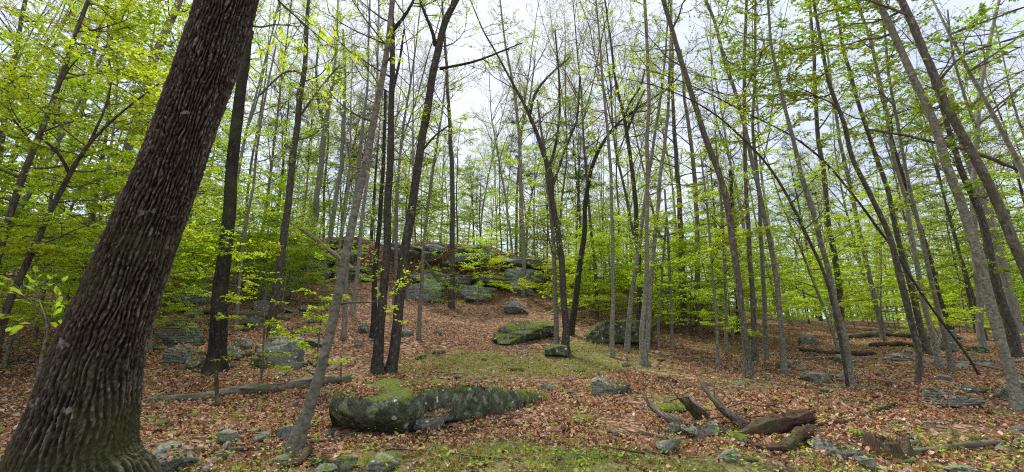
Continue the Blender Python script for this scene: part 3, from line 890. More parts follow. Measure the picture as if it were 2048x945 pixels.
def build_oak():
    D = 3.45
    pts = [(165, 1010, 395), (148, 945, 310), (158, 880, 268), (178, 800, 238), (202, 700, 205), (243, 590, 184), (289, 472, 164), (341, 340, 141), (376, 236, 132), (419, 120, 130), (457, 0, 120), (490, -120, 112), (530, -300, 104)]
    P = []; R = []
    for k, (x, y, wd) in enumerate(pts):
        p = at(x, y, D); P.append(p)
        a = pts[max(0, k - 1)]; b = pts[min(len(pts) - 1, k + 1)]; c = abs(b[1] - a[1]) / math.hypot(b[0] - a[0], b[1] - a[1])
        R.append(wd * c * scale_at(x, y, D) / 2 * .97)
    P = np.array(P); R = np.array(R)
    g0 = gz(P[0][0], D)
    print('oak base', P[0], R, g0)
    base = np.array([P[0][0] - .12, D, g0 - .25])
    P = np.concatenate([[base], P]); R = np.concatenate([[R[0] * 1.04], R])
    s = np.concatenate([[0], np.cumsum(np.linalg.norm(np.diff(P, axis=0), axis=1))])
    n = 640; m = 420
    u = np.linspace(0, s[-1], n)
    Q = np.stack([np.interp(u, s, P[:, k]) for k in range(3)], 1); RR = np.interp(u, s, R)
    ker = np.hanning(45); ker /= ker.sum()
    def sm(a):
        return np.convolve(np.pad(a, 22, mode='reflect', reflect_type='odd'), ker, 'valid')
    Q = np.stack([sm(Q[:, k]) for k in range(3)], 1); RR = sm(RR)
    T = np.gradient(Q, axis=0); T /= np.linalg.norm(T, axis=1)[:, None]
    A = np.cross(T, [0, 1., 0]); A /= np.linalg.norm(A, axis=1)[:, None]; B = np.cross(T, A)
    th = np.linspace(0, 2 * PI, m, endpoint=False)
    TH, U = np.meshgrid(th, u)
    flare = np.exp(-np.clip(U - .1, 0, 9) / .45)
    rad = RR[:, None] * (1 + flare * (.05 * np.cos(4 * TH + 1) + .03 * np.cos(7 * TH))) * (1 + .02 * np.cos(2 * TH + U) + .015 * np.cos(3 * TH - 1.3 * U))
    NS = 52
    q3 = np.stack([np.cos(TH).ravel() * 1.5, np.sin(TH).ravel() * 1.5, U.ravel() * 1.5], 1)
    w1 = fbm(q3 * 2.2, 3, 5).reshape(TH.shape); w2 = fbm(q3 * 2.6 + 40, 3, 6).reshape(TH.shape)
    w3 = fbm(np.stack([np.cos(TH).ravel() * 5, np.sin(TH).ravel() * 5, U.ravel() * 3.2], 1), 3, 15).reshape(TH.shape)
    S = TH / (2 * PI) * NS + w1 * 1.0 + w3 * .5; Tt = U / .38 + w2 * 2.0 + w3
    e, val = worley(S, Tt, NS, 21)
    rid = .5 + .5 * np.cos(2 * PI * (TH / (2 * PI) * NS + w1 * 1.0 + w3 * .62))
    e2, v2 = worley(S * 1.5 + .3 + w3, U / .11 + w2 * 2.5 + w3 * 3 + S * .35, int(NS * 1.5), 31)
    p3 = np.stack([np.cos(TH).ravel() * .4, np.sin(TH).ravel() * .4, U.ravel()], 1)
    fine = fbm(p3 * 42, 3, 9).reshape(TH.shape)
    fine2 = fbm(p3 * [60, 60, 26], 2, 19).reshape(TH.shape)
    h = (.62 + .25 * w2) * smooth(.12, .66, rid) + .38 * smooth(.02, .30, e) * (.7 + .3 * val)
    sub = smooth(.0, .35, e2) * (.6 + .4 * v2)
    hh = np.clip(h * (.58 + .42 * sub) + .34 * fine + .24 * fine2, -.1, 1.15)
    kn0 = 0
    # an old healed knot
    kn = np.exp(-(((TH - (PI * 1.48)) * .34 / .07) ** 2 + ((U - 2.15) / .06) ** 2))
    depth = .028 * (.7 + .5 * np.clip(RR / .42, .6, 1.3))[:, None]
    rad = rad + (hh - .75) * depth + kn * .018
    V = Q[:, None, :] + rad[..., None] * (A[:, None, :] * np.cos(th)[None, :, None] + B[:, None, :] * np.sin(th)[None, :, None])
    V = V.reshape(-1, 3) - base
    i = np.arange(n - 1)[:, None] * m; j = np.arange(m)[None, :]; j2 = (j + 1) % m
    f = np.stack([i + j, i + j2, i + m + j2, i + m + j], -1).reshape(-1, 4)
    g = Geo(); g.add(V, f, h=np.clip(hh, 0, 1.1).ravel())
    root = link('oak_tree', None, None, base)
    tag(root, 'massive leaning oak trunk with deeply furrowed bark filling the left foreground', 'tree')
    link('trunk', g.mesh('trunk', OAK, attr=True), root)
    # upper trunk and limbs above the frame, and the leafy spray hanging into it
    rng = np.random.RandomState(5)
    top = Q[-1]; d = T[-1]
    U1 = wander(rng, top - d * .15, d + np.array([0, 0, .3]), 11, 12, .04, .04); R1 = np.linspace(RR[-1], .06, 13)
    gt = Geo(); gt.tube(U1 - base, R1, 16, rough=.1, seed=3)
    link('upper_trunk', gt.mesh('upper_trunk', BARK_DARK), root)
    gb = Geo(); gl = Geo(); gsp = Geo()
    crown(rng, gb, gl, U1, R1, .45, 1, 10, 3.2, dict(HARD, leaves=5, size=.08), .75)
    spray = [at(505, -60, 4.1), at(560, 5, 4.2), at(610, 50, 4.3), at(660, 92, 4.4)]
    gb.tube(np.array([top + d * .4, at(470, -220, 3.9)] + spray), [.04, .03, .018, .012, .008, .004], 6)
    st = dict(kids=(4, 3), up=-.02, wob=.15, leaves=30, size=.085, droop=.6, lflat=.5, aspect=.5)
    for a, b, ln in ((spray[0], (580, 75), .5), (spray[1], (640, 60), .55), (spray[1], (555, 110), .5), (spray[2], (620, 100), .35), (spray[2], (690, 88), .45), (spray[0], (530, 60), .45), (spray[3], (700, 120), .3)):
        tgt = at(b[0], b[1], a[1] + .05); twigs(rng, gb, gsp, a, tgt - a, ln, .008, 2, st)
    gb.v = [v - base for v in gb.v]; gl.v = [v - base for v in gl.v]
    tag(link('branches', gb.mesh('branches', TWIG), root), kind='stuff')
    tag(link('foliage', gl.mesh('foliage', LEAF, shade=False), root), kind='stuff')
    gsp.v = [v - base for v in gsp.v]; leaf_parts(gsp, LEAF, root)


build_oak()

# ------------------------------------------------------------------ trees traced one by one
TN = [0]


def traced(label, pts, mat, crown_=(14, 1.8, .45), style=HARD, leaf=LEAF, tw=TWIG, ext=5.0, d=None, limbs=(), flare=True, name='tree', lean_y=0.0):
    """pts run from the foot upwards as (photo x, photo y, width)."""
    TN[0] += 1; seed = 100 + TN[0]
    rng = np.random.RandomState(seed)
    b = hit(pts[0][0], pts[0][1])
    D = d or b[1]
    P = []; R = []
    for k, (x, y, wd) in enumerate(pts):
        dd = D + lean_y * k
        P.append(at(x, y, dd))
        a_ = pts[max(0, k - 1)]; c_ = pts[min(len(pts) - 1, k + 1)]; ln = math.hypot(c_[0] - a_[0], c_[1] - a_[1]); cc = .45 + .55 * abs(c_[1] - a_[1]) / ln
        R.append(wd * .80 * cc * scale_at(x, y, dd) / 2)
    P = np.array(P); R = np.array(R)
    g0 = gz(P[0][0], D); base = np.array([P[0][0], D, g0])
    foot = P[0] * 1.0; foot[2] = min(foot[2], g0) - .25
    P = np.concatenate([[foot], P]); R = np.concatenate([[R[0] * 1.05], R])
    if ext and pts[-1][1] < 40:
        dl = P[-1] - P[-2]; dl /= np.linalg.norm(dl); q = P[-1]; r = R[-1]; k = int(ext / 1.2) + 1
        E = []; ER = []
        for i in range(k):
            dl = dl + rng.normal(scale=.05, size=3) + np.array([0, 0, .08]); dl /= np.linalg.norm(dl); q = q + dl * ext / k; E.append(q); ER.append(r * (1 - .85 * (i + 1) / k))
        P = np.concatenate([P, E]); R = np.concatenate([R, ER])
    s = np.concatenate([[0], np.cumsum(np.linalg.norm(np.diff(P, axis=0), axis=1))])
    n = max(14, int(s[-1] / .28)); u = np.linspace(0, s[-1], n)
    Q = np.stack([np.interp(u, s, P[:, k]) for k in range(3)], 1); RR = np.interp(u, s, R)
    for _ in range(2): Q[1:-1] = (Q[:-2] + 2 * Q[1:-1] + Q[2:]) / 4
    rp = np.stack([u * .8, u * 0 + seed, u * 0], 1)
    Q[2:, 0] += .35 * RR[2:] * vnoise(rp, seed)[2:]; Q[2:, 1] += .35 * RR[2:] * vnoise(rp + 50, seed)[2:]
    root = link(name, None, None, base); tag(root, label, 'tree')
    gt = Geo(); gt.tube(Q - base, RR, 16 if RR[0] > .07 else 9, rough=.10, seed=seed, rs=3.5, lobes=lobed(seed) if flare else None)
    link('trunk', gt.mesh('trunk', mat), root)
    gb = Geo(); gl = Geo()
    for lm in limbs:   # named boughs, traced too
        LP = np.array([at(x, y, D + .12 * k * (1 if len(lm) % 2 else -1)) for k, (x, y, wd) in enumerate(lm)]); LR = [wd * scale_at(x, y, D) / 2 for x, y, wd in lm]
        s2 = np.concatenate([[0], np.cumsum(np.linalg.norm(np.diff(LP, axis=0), axis=1))]); u2 = np.linspace(0, s2[-1], max(6, int(s2[-1] / .3)))
        LQ = np.stack([np.interp(u2, s2, LP[:, k]) for k in range(3)], 1); LRR = np.interp(u2, s2, LR)
        LQ[1:-1] = (LQ[:-2] + 2 * LQ[1:-1] + LQ[2:]) / 4
        gm = Geo(); gm.tube(LQ - base, LRR, 7, rough=.08, seed=seed); link('bough', gm.mesh('bough', mat), root)
        crown(rng, gb, gl, LQ - base, LRR, .3, 1, max(3, int(s2[-1] * .9)), crown_[1] * .7, style, .65)
    if crown_[0]:
        crown(rng, gb, gl, Q - base, RR, crown_[2], 1, crown_[0], crown_[1], style, .75)
        crown(rng, gb, gl, Q - base, np.minimum(RR, .03), .16, .75, 9 if base[1] > 9 else 4, .75, dict(style, kids=(4, 3), levels=3), .95)
    for k in range(int(len(Q) * .35)):   # dead stubs
        i = rng.randint(3, len(Q) - 1); a = rng.uniform(0, 6.3); dv = np.array([math.cos(a), math.sin(a), rng.uniform(-.2, .6)]); r_ = max(.004, RR[i] * rng.uniform(.08, .22)); ln_ = rng.uniform(.08, .5)
        gb.tube(wander(rng, Q[i] - base, dv, RR[i] + ln_, 4, .15, 0), [r_, r_, r_ * .7, r_ * .5, r_ * .2], 4, cap=False)
    if gb.n: tag(link('branches', gb.mesh('branches', tw), root), kind='stuff')
    if gl.n: tag(link('foliage', gl.mesh('foliage', leaf, shade=False), root), kind='stuff')
    return root


# left side
traced('grey trunk leaning right at the far left edge among yellow-green leaves', [(-40, 700, 30), (-20, 580, 26), (0, 490, 24), (10, 450, 22), (35, 380, 20), (62, 310, 18), (85, 250, 17), (108, 200, 15), (138, 110, 13), (175, 0, 11)], BARK_BROWN, (22, 2.0, .3), MAPLE, LEAF, d=9.5, ext=4)
traced('dark crooked trunk forking to the right behind the big oak', [(-5, 700, 26), (5, 645, 24), (25, 590, 22), (60, 520, 20), (80, 465, 18), (105, 410, 16), (140, 350, 15), (165, 300, 12), (200, 265, 10), (235, 230, 8), (318, 168, 6)], BARK_DARK, (14, 1.5, .3), MAPLE, LEAF, d=8.5, ext=0,
       limbs=[[(140, 350, 9), (118, 305, 8), (100, 290, 7), (60, 260, 5)], [(180, 285, 7), (215, 210, 5), (225, 150, 4)]])
traced('pale grey trunk rising behind the left side of the big oak', [(215, 560, 26), (232, 450, 25), (245, 350, 24), (265, 280, 24), (290, 190, 24), (310, 110, 23), (350, 20, 20), (362, -10, 18)], BARK_PALE, (14, 3, .55), HARD, LEAF, TWIG_PALE, d=16, ext=6)
traced('slim straight brown trunk in the leaves left of the pale grey one', [(175, 520, 12), (200, 340, 11), (215, 250, 10), (218, 130, 9), (216, 0, 8)], BARK_BROWN, (14, 1.6, .35), MAPLE, LEAF, d=15)
traced('thin leaning stem at left with moss beside the small sapling', [(18, 700, 12), (40, 600, 11), (60, 540, 10), (95, 440, 9), (118, 300, 7), (118, 200, 5)], BARK_GREY, (10, 1.2, .3), BEECH, LEAF, d=11, ext=0)
traced('narrow trunk half hidden in leaves at upper far left', [(-30, 560, 20), (-5, 350, 17), (15, 200, 14), (40, 60, 12), (50, 0, 11)], BARK_BROWN, (18, 2.2, .3), MAPLE, LEAF, d=14)
traced('straight black-barked tree rising just right of the big oak', [(430, 747, 60.0), (431, 715, 48.0), (437, 650, 44.4), (441, 590, 39.6), (451, 510, 36.0), (456, 440, 33.6), (460, 350, 31.2), (470, 270, 30.0), (482, 175, 27.6), (492, 90, 25.2), (500, 0, 22.8)], BARK_BLACK, (12, 2.2, .6), HARD, LEAF)
traced('very thin pale tree between the black-barked tree and the slim tall one', [(470, 662, 9), (478, 560, 8), (490, 470, 8), (505, 380, 7), (520, 250, 6), (540, 150, 5), (552, 90, 4)], BARK_PALE, (10, 1.6, .45), HARD, LEAF, TWIG_PALE, ext=0)
traced('slim tall dark tree standing behind the angular grey boulder', [(541, 688, 26), (545, 650, 23), (553, 590, 21), (565, 480, 19), (572, 430, 18), (580, 380, 18), (590, 290, 16), (598, 200, 15), (606, 150, 13), (612, 100, 11), (618, 0, 9)], BARK_BROWN, (22, 1.9, .4), HARD, LEAF,
       limbs=[[(606, 150, 6), (585, 135, 5), (560, 150, 4), (520, 190, 3)], [(602, 230, 5), (640, 175, 4), (680, 130, 3)]])
traced('grey forked tree uphill beside the slanting dead trunk', [(613, 575, 17), (617, 500, 16), (630, 430, 15), (640, 350, 14), (648, 260, 13), (655, 220, 10), (668, 150, 7), (674, 60, 5), (676, 0, 4)], BARK_GREY, (14, 2.2, .5), BUDS, LEAF_BUD, TWIG_PALE,
       limbs=[[(648, 260, 8), (636, 200, 6), (632, 140, 5), (640, 60, 3)]])
traced('pale trunk up on the slope left of the leaning grey tree', [(655, 548, 14), (657, 500, 13), (668, 420, 12), (682, 340, 11), (688, 250, 9), (690, 150, 7), (686, 60, 5)], BARK_PALE, (12, 2.4, .5), BUDS, LEAF_BUD, TWIG_PALE, ext=0)
traced('mottled grey tree curving up from the foreground through the middle', [(584, 905, 48), (592, 885, 38), (612, 840, 32), (632, 790, 29), (648, 720, 26), (660, 680, 25), (675, 610, 24), (690, 540, 23), (700, 472, 21), (715, 400, 19), (735, 320, 18), (745, 260, 17), (762, 170, 15), (778, 80, 14), (786, 0, 13)], BARK_GREY, (8, 1.4, .7), HARD, LEAF, ext=5)
traced('straighter brown trunk of the close pair in the centre', [(757, 748, 31.9), (759, 720, 26.9), (765, 600, 21.8), (772, 500, 20.2), (775, 440, 19.3), (775, 370, 18.5), (781, 300, 16.8), (784, 200, 14.3), (785, 130, 13.4), (785, 50, 11.8), (783, 0, 10.1)], BARK_DARK, (14, 2.0, .5), HARD, LEAF,
       limbs=[[(785, 62, 9), (800, 45, 7), (815, 25, 6), (830, -5, 5)], [(784, 190, 6), (800, 120, 5), (808, 60, 4)]])
traced('dark trunk leaning away to the right in the centre pair', [(778, 748, 29.2), (786, 715, 26.7), (792, 650, 25.8), (798, 580, 24.9), (812, 480, 23.2), (822, 420, 21.5), (833, 350, 20.6), (848, 250, 19.8), (862, 170, 18.9), (876, 90, 18.1), (890, 40, 17.2), (918, -8, 15.5)], BARK_DARK, (8, 1.8, .6), HARD, LEAF,
       limbs=[[(880, 138, 7), (905, 133, 5), (935, 128, 5), (968, 118, 4), (1010, 100, 3), (1045, 86, 2)], [(871, 92, 9), (866, 60, 7), (852, 35, 6), (838, -5, 5)], [(838, 310, 5), (870, 270, 4), (900, 250, 3)]])
traced('dark thick stub of trunk hidden behind the centre pair', [(745, 676, 16), (748, 600, 14), (752, 520, 13), (760, 420, 11), (768, 300, 9), (770, 180, 7)], BARK_DARK, (6, 1.5, .6), BUDS, LEAF_BUD, ext=0)
traced('thin pale trunk with its foot on the slope left of the pair', [(687, 676, 13), (690, 610, 11), (693, 557, 10), (700, 470, 10), (712, 380, 9), (722, 280, 8), (735, 180, 6), (738, 60, 5), (740, 0, 4)], BARK_PALE, (12, 2, .5), BUDS, LEAF_BUD, TWIG_PALE)
traced('pale slanting trunk farther up behind the thin pale one', [(704, 630, 11), (712, 560, 10), (719, 500, 10), (728, 400, 9), (742, 300, 8), (752, 200, 7), (756, 100, 5), (758, 0, 4)], BARK_PALE, (12, 2.2, .5), BUDS, LEAF_BUD, TWIG_PALE)
traced('pale straight trunk on the open slope right of the pair', [(838, 680, 11), (842, 600, 10), (847, 500, 9), (855, 420, 8), (872, 300, 7), (884, 230, 5), (892, 150, 4)], BARK_GREY, (12, 1.8, .4), HARD, LEAF, TWIG_PALE, ext=0)
traced('brown trunk standing right in front of the grey layered ledge', [(903, 617, 16), (904, 560, 14), (905, 472, 13), (906, 400, 12), (902, 300, 11), (898, 220, 9), (892, 120, 7), (884, 0, 5)], BARK_BROWN, (16, 2.8, .45), BUDS, LEAF_BUD, TWIG_PALE)
traced('grey tree with a forked top on the ridge above the layered ledge', [(1047, 545, 10), (1046, 480, 10), (1042, 380, 9), (1040, 280, 8), (1030, 190, 7), (1010, 90, 5), (1000, 0, 4)], BARK_GREY, (16, 2.8, .4), BUDS, LEAF_BUD, TWIG_PALE, d=30, limbs=[[(1040, 270, 5), (1060, 200, 4), (1070, 120, 3)]])
# centre right
traced('black forked trunk with spreading upper boughs right of centre', [(1131, 708, 22), (1131, 660, 17), (1126, 560, 16), (1119, 472, 15), (1105, 400, 14), (1100, 350, 14), (1088, 305, 12), (1072, 258, 10), (1050, 210, 8), (1022, 160, 6), (995, 110, 5), (965, 60, 4), (940, 0, 3)], BARK_DARK, (14, 1.8, .45), HARD, LEAF_MID,
       limbs=[[(1060, 228, 7), (1068, 190, 6), (1085, 165, 5), (1110, 140, 4), (1140, 115, 3)], [(1098, 340, 8), (1112, 290, 6), (1120, 230, 5), (1118, 150, 4), (1110, 60, 3)], [(1103, 380, 6), (1130, 300, 5), (1155, 240, 4), (1160, 150, 3)]])
traced('slender grey trunk pressed against the left of the black forked one', [(1113, 700, 13), (1111, 600, 11), (1106, 472, 10), (1096, 380, 9), (1088, 300, 7), (1075, 200, 5)], BARK_GREY, (12, 1.5, .35), HARD, LEAF, TWIG_PALE, ext=0)
traced('trunk bowing right into an arch beside the big dark boulder', [(1140, 670, 18), (1148, 620, 16), (1156, 562, 15), (1169, 472, 13), (1172, 390, 11), (1180, 340, 10), (1194, 305, 10), (1219, 265, 8), (1249, 235, 7), (1279, 215, 6), (1314, 190, 5), (1355, 170, 4)], BARK_DARK, (10, 1.4, .5), HARD, LEAF, ext=0,
       limbs=[[(1249, 235, 5), (1262, 200, 4), (1280, 180, 4), (1290, 140, 3)], [(1235, 248, 4), (1262, 225, 3), (1300, 222, 3)]])
traced('straight thin grey stem left of the trunk with the crooked elbow', [(1224, 715, 12), (1226, 600, 10), (1225, 472, 9), (1221, 350, 8), (1214, 250, 7), (1206, 175, 6), (1199, 75, 5), (1192, 0, 4)], BARK_GREY, (14, 1.3, .4), HARD, LEAF, ext=3)
traced('grey trunk leaning right from beside the straight thin stem', [(1254, 706, 15), (1258, 650, 13), (1264, 597, 12), (1274, 522, 11), (1284, 440, 9), (1300, 330, 8), (1318, 220, 7), (1330, 120, 5), (1338, 0, 4)], BARK_GREY, (10, 1.5, .5), HARD, LEAF)
traced('dark trunk with a crooked elbow high up, right of the thin stem', [(1278, 680, 13), (1279, 572, 12), (1275, 480, 12), (1268, 380, 11), (1262, 320, 10), (1254, 262, 9), (1244, 215, 8), (1229, 155, 6), (1222, 80, 5), (1210, 0, 4)], BARK_DARK, (12, 1.8, .4), HARD, LEAF_MID,
       limbs=[[(1254, 262, 6), (1275, 210, 5), (1290, 180, 4)]])
traced('tall slender dark-topped tree with a broad pale foot', [(1288, 730, 22), (1287, 700, 15), (1284, 672, 13), (1290, 600, 13), (1293, 540, 12), (1294, 472, 10), (1295, 400, 10), (1294, 300, 10), (1298, 200, 9), (1294, 100, 8), (1289, 0, 8)], BARK_GREY, (10, 1.2, .5), HARD, LEAF, ext=4)
traced('grey stem crossing behind the slender tree with the pale foot', [(1293, 705, 13), (1300, 600, 12), (1311, 472, 10), (1316, 425, 10), (1324, 325, 9), (1336, 240, 8), (1339, 125, 7), (1344, 0, 6)], BARK_GREY, (10, 1.4, .5), HARD, LEAF)
traced('short pale pole-like sapling right of the crossing grey stem', [(1316, 700, 8), (1319, 620, 7), (1325, 540, 6), (1332, 440, 4)], BARK_PALE, (10, 1.2, .35), BEECH, LEAF, ext=0, flare=False)
traced('pale thin trunk in the saplings near the middle right', [(1344, 700, 8), (1342, 600, 8), (1337, 500, 7), (1330, 380, 5)], BARK_PALE, (12, 1.3, .35), BEECH, LEAF, ext=0)
traced('brown trunk beyond the saplings with a dark rock at its foot', [(1368, 668, 17), (1365, 560, 15), (1362, 472, 14), (1358, 380, 12), (1350, 280, 10), (1345, 180, 8), (1345, 60, 5)], BARK_BROWN, (14, 2.5, .45), BUDS, LEAF_BUD, TWIG_PALE)
traced('smooth pale grey trunk beyond the brown one', [(1397, 668, 15), (1396, 560, 13), (1395, 472, 12), (1392, 380, 11), (1384, 300, 10), (1370, 210, 8), (1362, 100, 5)], BARK_PALE, (14, 2.5, .45), BUDS, LEAF_BUD, TWIG_PALE)
traced('long grey trunk leaning left from the leaves right of centre', [(1497, 757, 26), (1494, 720, 18), (1489, 662, 17), (1481, 572, 17), (1464, 472, 17), (1454, 400, 16), (1434, 330, 16), (1409, 270, 15), (1389, 210, 14), (1374, 165, 13), (1354, 90, 12), (1324, -5, 11)], BARK_BROWN, (10, 1.8, .55), HARD, LEAF_MID, ext=5)
traced('brown trunk right behind the long leaning grey one', [(1511, 727, 18), (1508, 660, 14), (1504, 572, 13), (1496, 472, 11), (1491, 350, 10), (1489, 250, 10), (1489, 125, 9), (1494, 0, 7)], BARK_BROWN, (16, 1.7, .4), MAPLE, LEAF_MID)
traced('greenish-grey stem closing up on the right of the brown trunk', [(1531, 722, 14), (1528, 620, 12), (1522, 472, 10), (1516, 350, 9), (1504, 250, 8), (1509, 150, 7), (1511, 0, 6)], BARK_GREY, (16, 1.7, .4), MAPLE, LEAF_MID)
traced('dark-topped trunk leaning left out of a grey mossy foot', [(1567, 750, 19), (1564, 680, 14), (1556, 572, 13), (1545, 500, 13), (1530, 440, 12), (1504, 325, 11), (1489, 250, 10), (1474, 200, 10), (1449, 120, 9), (1429, 40, 8), (1409, -5, 8)], BARK_GREY, (12, 1.7, .45), HARD, LEAF_MID, ext=5)
traced('slender stem standing alone before the long leaning grey trunk', [(1436, 735, 8), (1434, 640, 7), (1426, 560, 6), (1420, 472, 6), (1410, 380, 5), (1400, 300, 4)], BARK_GREY, (10, 1.2, .3), BEECH, LEAF, ext=0)
traced('thin pole right of the slender lone stem', [(1452, 712, 9), (1452, 620, 8), (1448, 540, 8), (1446, 472, 7), (1440, 380, 6), (1430, 260, 4)], BARK_GREY, (10, 1.4, .3), HARD, LEAF, ext=0)
traced('dark reddish trunk farther back between grey trunks', [(1478, 670, 16), (1476, 600, 15), (1471, 520, 13), (1466, 430, 11), (1460, 340, 9)], BARK_DARK, (8, 1.8, .6), HARD, LEAF, ext=0)
# right side
traced('smooth grey leaning trunk bent slightly at mid height, right of centre', [(1702, 777, 20), (1698, 730, 16), (1691, 682, 15), (1682, 640, 15), (1671, 612, 15), (1664, 570, 15), (1655, 530, 14), (1636, 470, 14), (1611, 375, 13), (1586, 285, 11), (1566, 200, 9), (1543, 100, 7), (1536, 0, 6)], BARK_GREY, (12, 1.8, .5), MAPLE, LEAF_MID)
traced('bare sapling arching low over to the left above the grey trunks', [(1672, 640, 9), (1655, 560, 9), (1635, 510, 9), (1613, 470, 9), (1591, 420, 9), (1566, 375, 8), (1534, 325, 7), (1484, 275, 7), (1439, 235, 6), (1384, 200, 5), (1324, 175, 4), (1264, 160, 3), (1189, 150, 2)], BARK_DARK, (12, 1.0, .3), HARD, LEAF, d=11.5, ext=0, flare=False)
traced('long dark sapling bent in a great arch across the right half', [(1963, 755, 9.4), (1930, 705, 7.9), (1906, 672, 7.9), (1876, 635, 7.9), (1846, 592, 7.9), (1800, 520, 7.9), (1776, 482, 7.9), (1753, 455, 7.9), (1736, 430, 7.9), (1701, 385, 7.2), (1666, 340, 7.2), (1636, 310, 7.2), (1586, 272, 6.5), (1536, 247, 5.8), (1489, 225, 5.0), (1434, 195, 4.3), (1369, 165, 3.6), (1304, 142, 2.9), (1239, 130, 2.2)], BARK_DARK, (12, 1.0, .35), HARD, LEAF, ext=0)
traced('brown trunk standing close behind the bent grey one', [(1687, 690, 19), (1684, 620, 17), (1672, 520, 16), (1658, 470, 15), (1648, 350, 13), (1633, 250, 11), (1628, 125, 9), (1620, 0, 7)], BARK_BROWN, (16, 2.2, .4), MAPLE, LEAF_MID)
traced('dark trunk with a hooked foot like a heel', [(1830, 768, 13), (1838, 752, 18), (1843, 735, 18), (1836, 690, 17), (1824, 655, 18), (1808, 590, 20), (1796, 530, 18), (1781, 470, 16), (1761, 430, 15), (1731, 370, 14), (1706, 320, 13), (1691, 260, 12), (1656, 165, 10), (1631, 25, 8), (1628, 0, 7)], BARK_BROWN, (12, 1.8, .45), MAPLE, LEAF_MID)
traced('ridged brown trunk right of the hooked one', [(1856, 708, 20), (1838, 640, 18), (1821, 572, 17), (1796, 480, 14), (1776, 380, 13), (1756, 325, 12), (1736, 265, 11), (1711, 190, 10), (1686, 100, 9), (1671, 0, 8)], BARK_BROWN, (14, 1.8, .4), MAPLE, LEAF_MID)
traced('slanting grey stem with its foot just left of the flat pale stones', [(1882, 738, 20), (1866, 680, 16), (1846, 597, 15), (1828, 500, 13), (1811, 400, 11), (1786, 320, 10), (1776, 240, 10), (1761, 165, 9), (1741, 80, 8), (1711, 0, 8)], BARK_GREY, (14, 1.6, .4), MAPLE, LEAF_MID)
traced('stem with a dark mossy heel beside the slanting grey stem', [(1908, 748, 20), (1898, 715, 16), (1880, 640, 14), (1862, 560, 13), (1842, 470, 12), (1820, 380, 10), (1800, 280, 9), (1782, 180, 8), (1768, 60, 6), (1760, 0, 5)], BARK_GREY, (14, 1.6, .4), MAPLE, LEAF_MID)
traced('dark sloping trunk crossing the arch from upper left', [(1912, 690, 15), (1895, 640, 14), (1868, 557, 13), (1846, 472, 12), (1815, 380, 10), (1790, 300, 9), (1760, 180, 7), (1740, 60, 5)], BARK_DARK, (14, 1.8, .4), MAPLE, LEAF_MID, d=19, ext=0)
traced('stout smooth grey trunk leaning left at the right edge', [(2037, 822, 42), (2030, 792, 34), (2015, 735, 31), (2001, 687, 30), (1986, 625, 30), (1971, 572, 29), (1956, 515, 29), (1941, 470, 28), (1921, 400, 26), (1896, 340, 25), (1881, 280, 24), (1856, 215, 22), (1831, 170, 21), (1806, 115, 20), (1781, 55, 19), (1751, -8, 18)], BARK_GREY, (8, 1.8, .6), MAPLE, LEAF_MID, ext=5)
traced('stout dark trunk slanting off the right edge', [(2120, 760, 38), (2090, 640, 34), (2060, 560, 32), (2018, 470, 30), (1996, 410, 29), (1966, 350, 28), (1931, 285, 26), (1896, 210, 24), (1871, 155, 23), (1846, 105, 22), (1826, 45, 21), (1796, -8, 20)], BARK_BROWN, (8, 2.0, .6), MAPLE, LEAF_MID, d=9.5, ext=5,
       limbs=[[(1876, 165, 7), (1920, 110, 6), (1970, 95, 5), (2048, 70, 4)]])
traced('thick brown trunk behind the stout grey one at right', [(2031, 716, 34), (2015, 650, 30), (2001, 597, 27), (1985, 530, 25), (1966, 450, 22), (1931, 360, 18), (1906, 300, 15), (1886, 220, 13), (1861, 150, 11), (1835, 60, 8)], BARK_BROWN, (14, 2.6, .45), MAPLE, LEAF_MID, ext=0)
traced('pale wide trunk dim in the woods at the right edge', [(2045, 690, 30), (2031, 622, 28), (2005, 530, 27), (1980, 450, 26), (1955, 370, 24), (1925, 280, 20), (1900, 180, 14)], BARK_PALE, (12, 3.2, .5), BUDS, LEAF_BUD, TWIG_PALE, d=22, ext=0)
traced('pale many-branched tree reaching up at the upper right corner', [(1965, 680, 20), (1950, 520, 18), (1945, 400, 17), (1950, 300, 15), (1958, 200, 13), (1975, 110, 11), (1998, 0, 9)], BARK_PALE, (20, 3.0, .4), BUDS, LEAF_MID, TWIG_PALE, d=18, limbs=[[(1953, 260, 8), (1925, 180, 6), (1905, 110, 5), (1895, 20, 4)], [(1956, 210, 6), (2000, 170, 5), (2048, 140, 4)]])
traced('pale slim trunk among the right-hand stems behind the arch', [(1762, 655, 14), (1740, 560, 13), (1722, 470, 12), (1700, 380, 11), (1680, 280, 9), (1664, 180, 7), (1650, 60, 5)], BARK_PALE, (14, 2.2, .4), MAPLE, LEAF_MID, TWIG_PALE, d=22)

traced('thin whip of a sapling standing between the slim tall tree and the mottled one', [(525, 745, 5), (526, 690, 5), (530, 610, 4), (534, 540, 3), (538, 470, 2)], BARK_BROWN, (4, .45, .25), BEECH, LEAF, ext=0, flare=False, d=11)
traced('second thin whip of a sapling just left of the mottled leaning tree', [(632, 760, 5), (636, 700, 5), (644, 620, 4), (650, 560, 3), (654, 500, 2)], BARK_BROWN, (4, .45, .25), BEECH, LEAF, ext=0, flare=False, d=11)
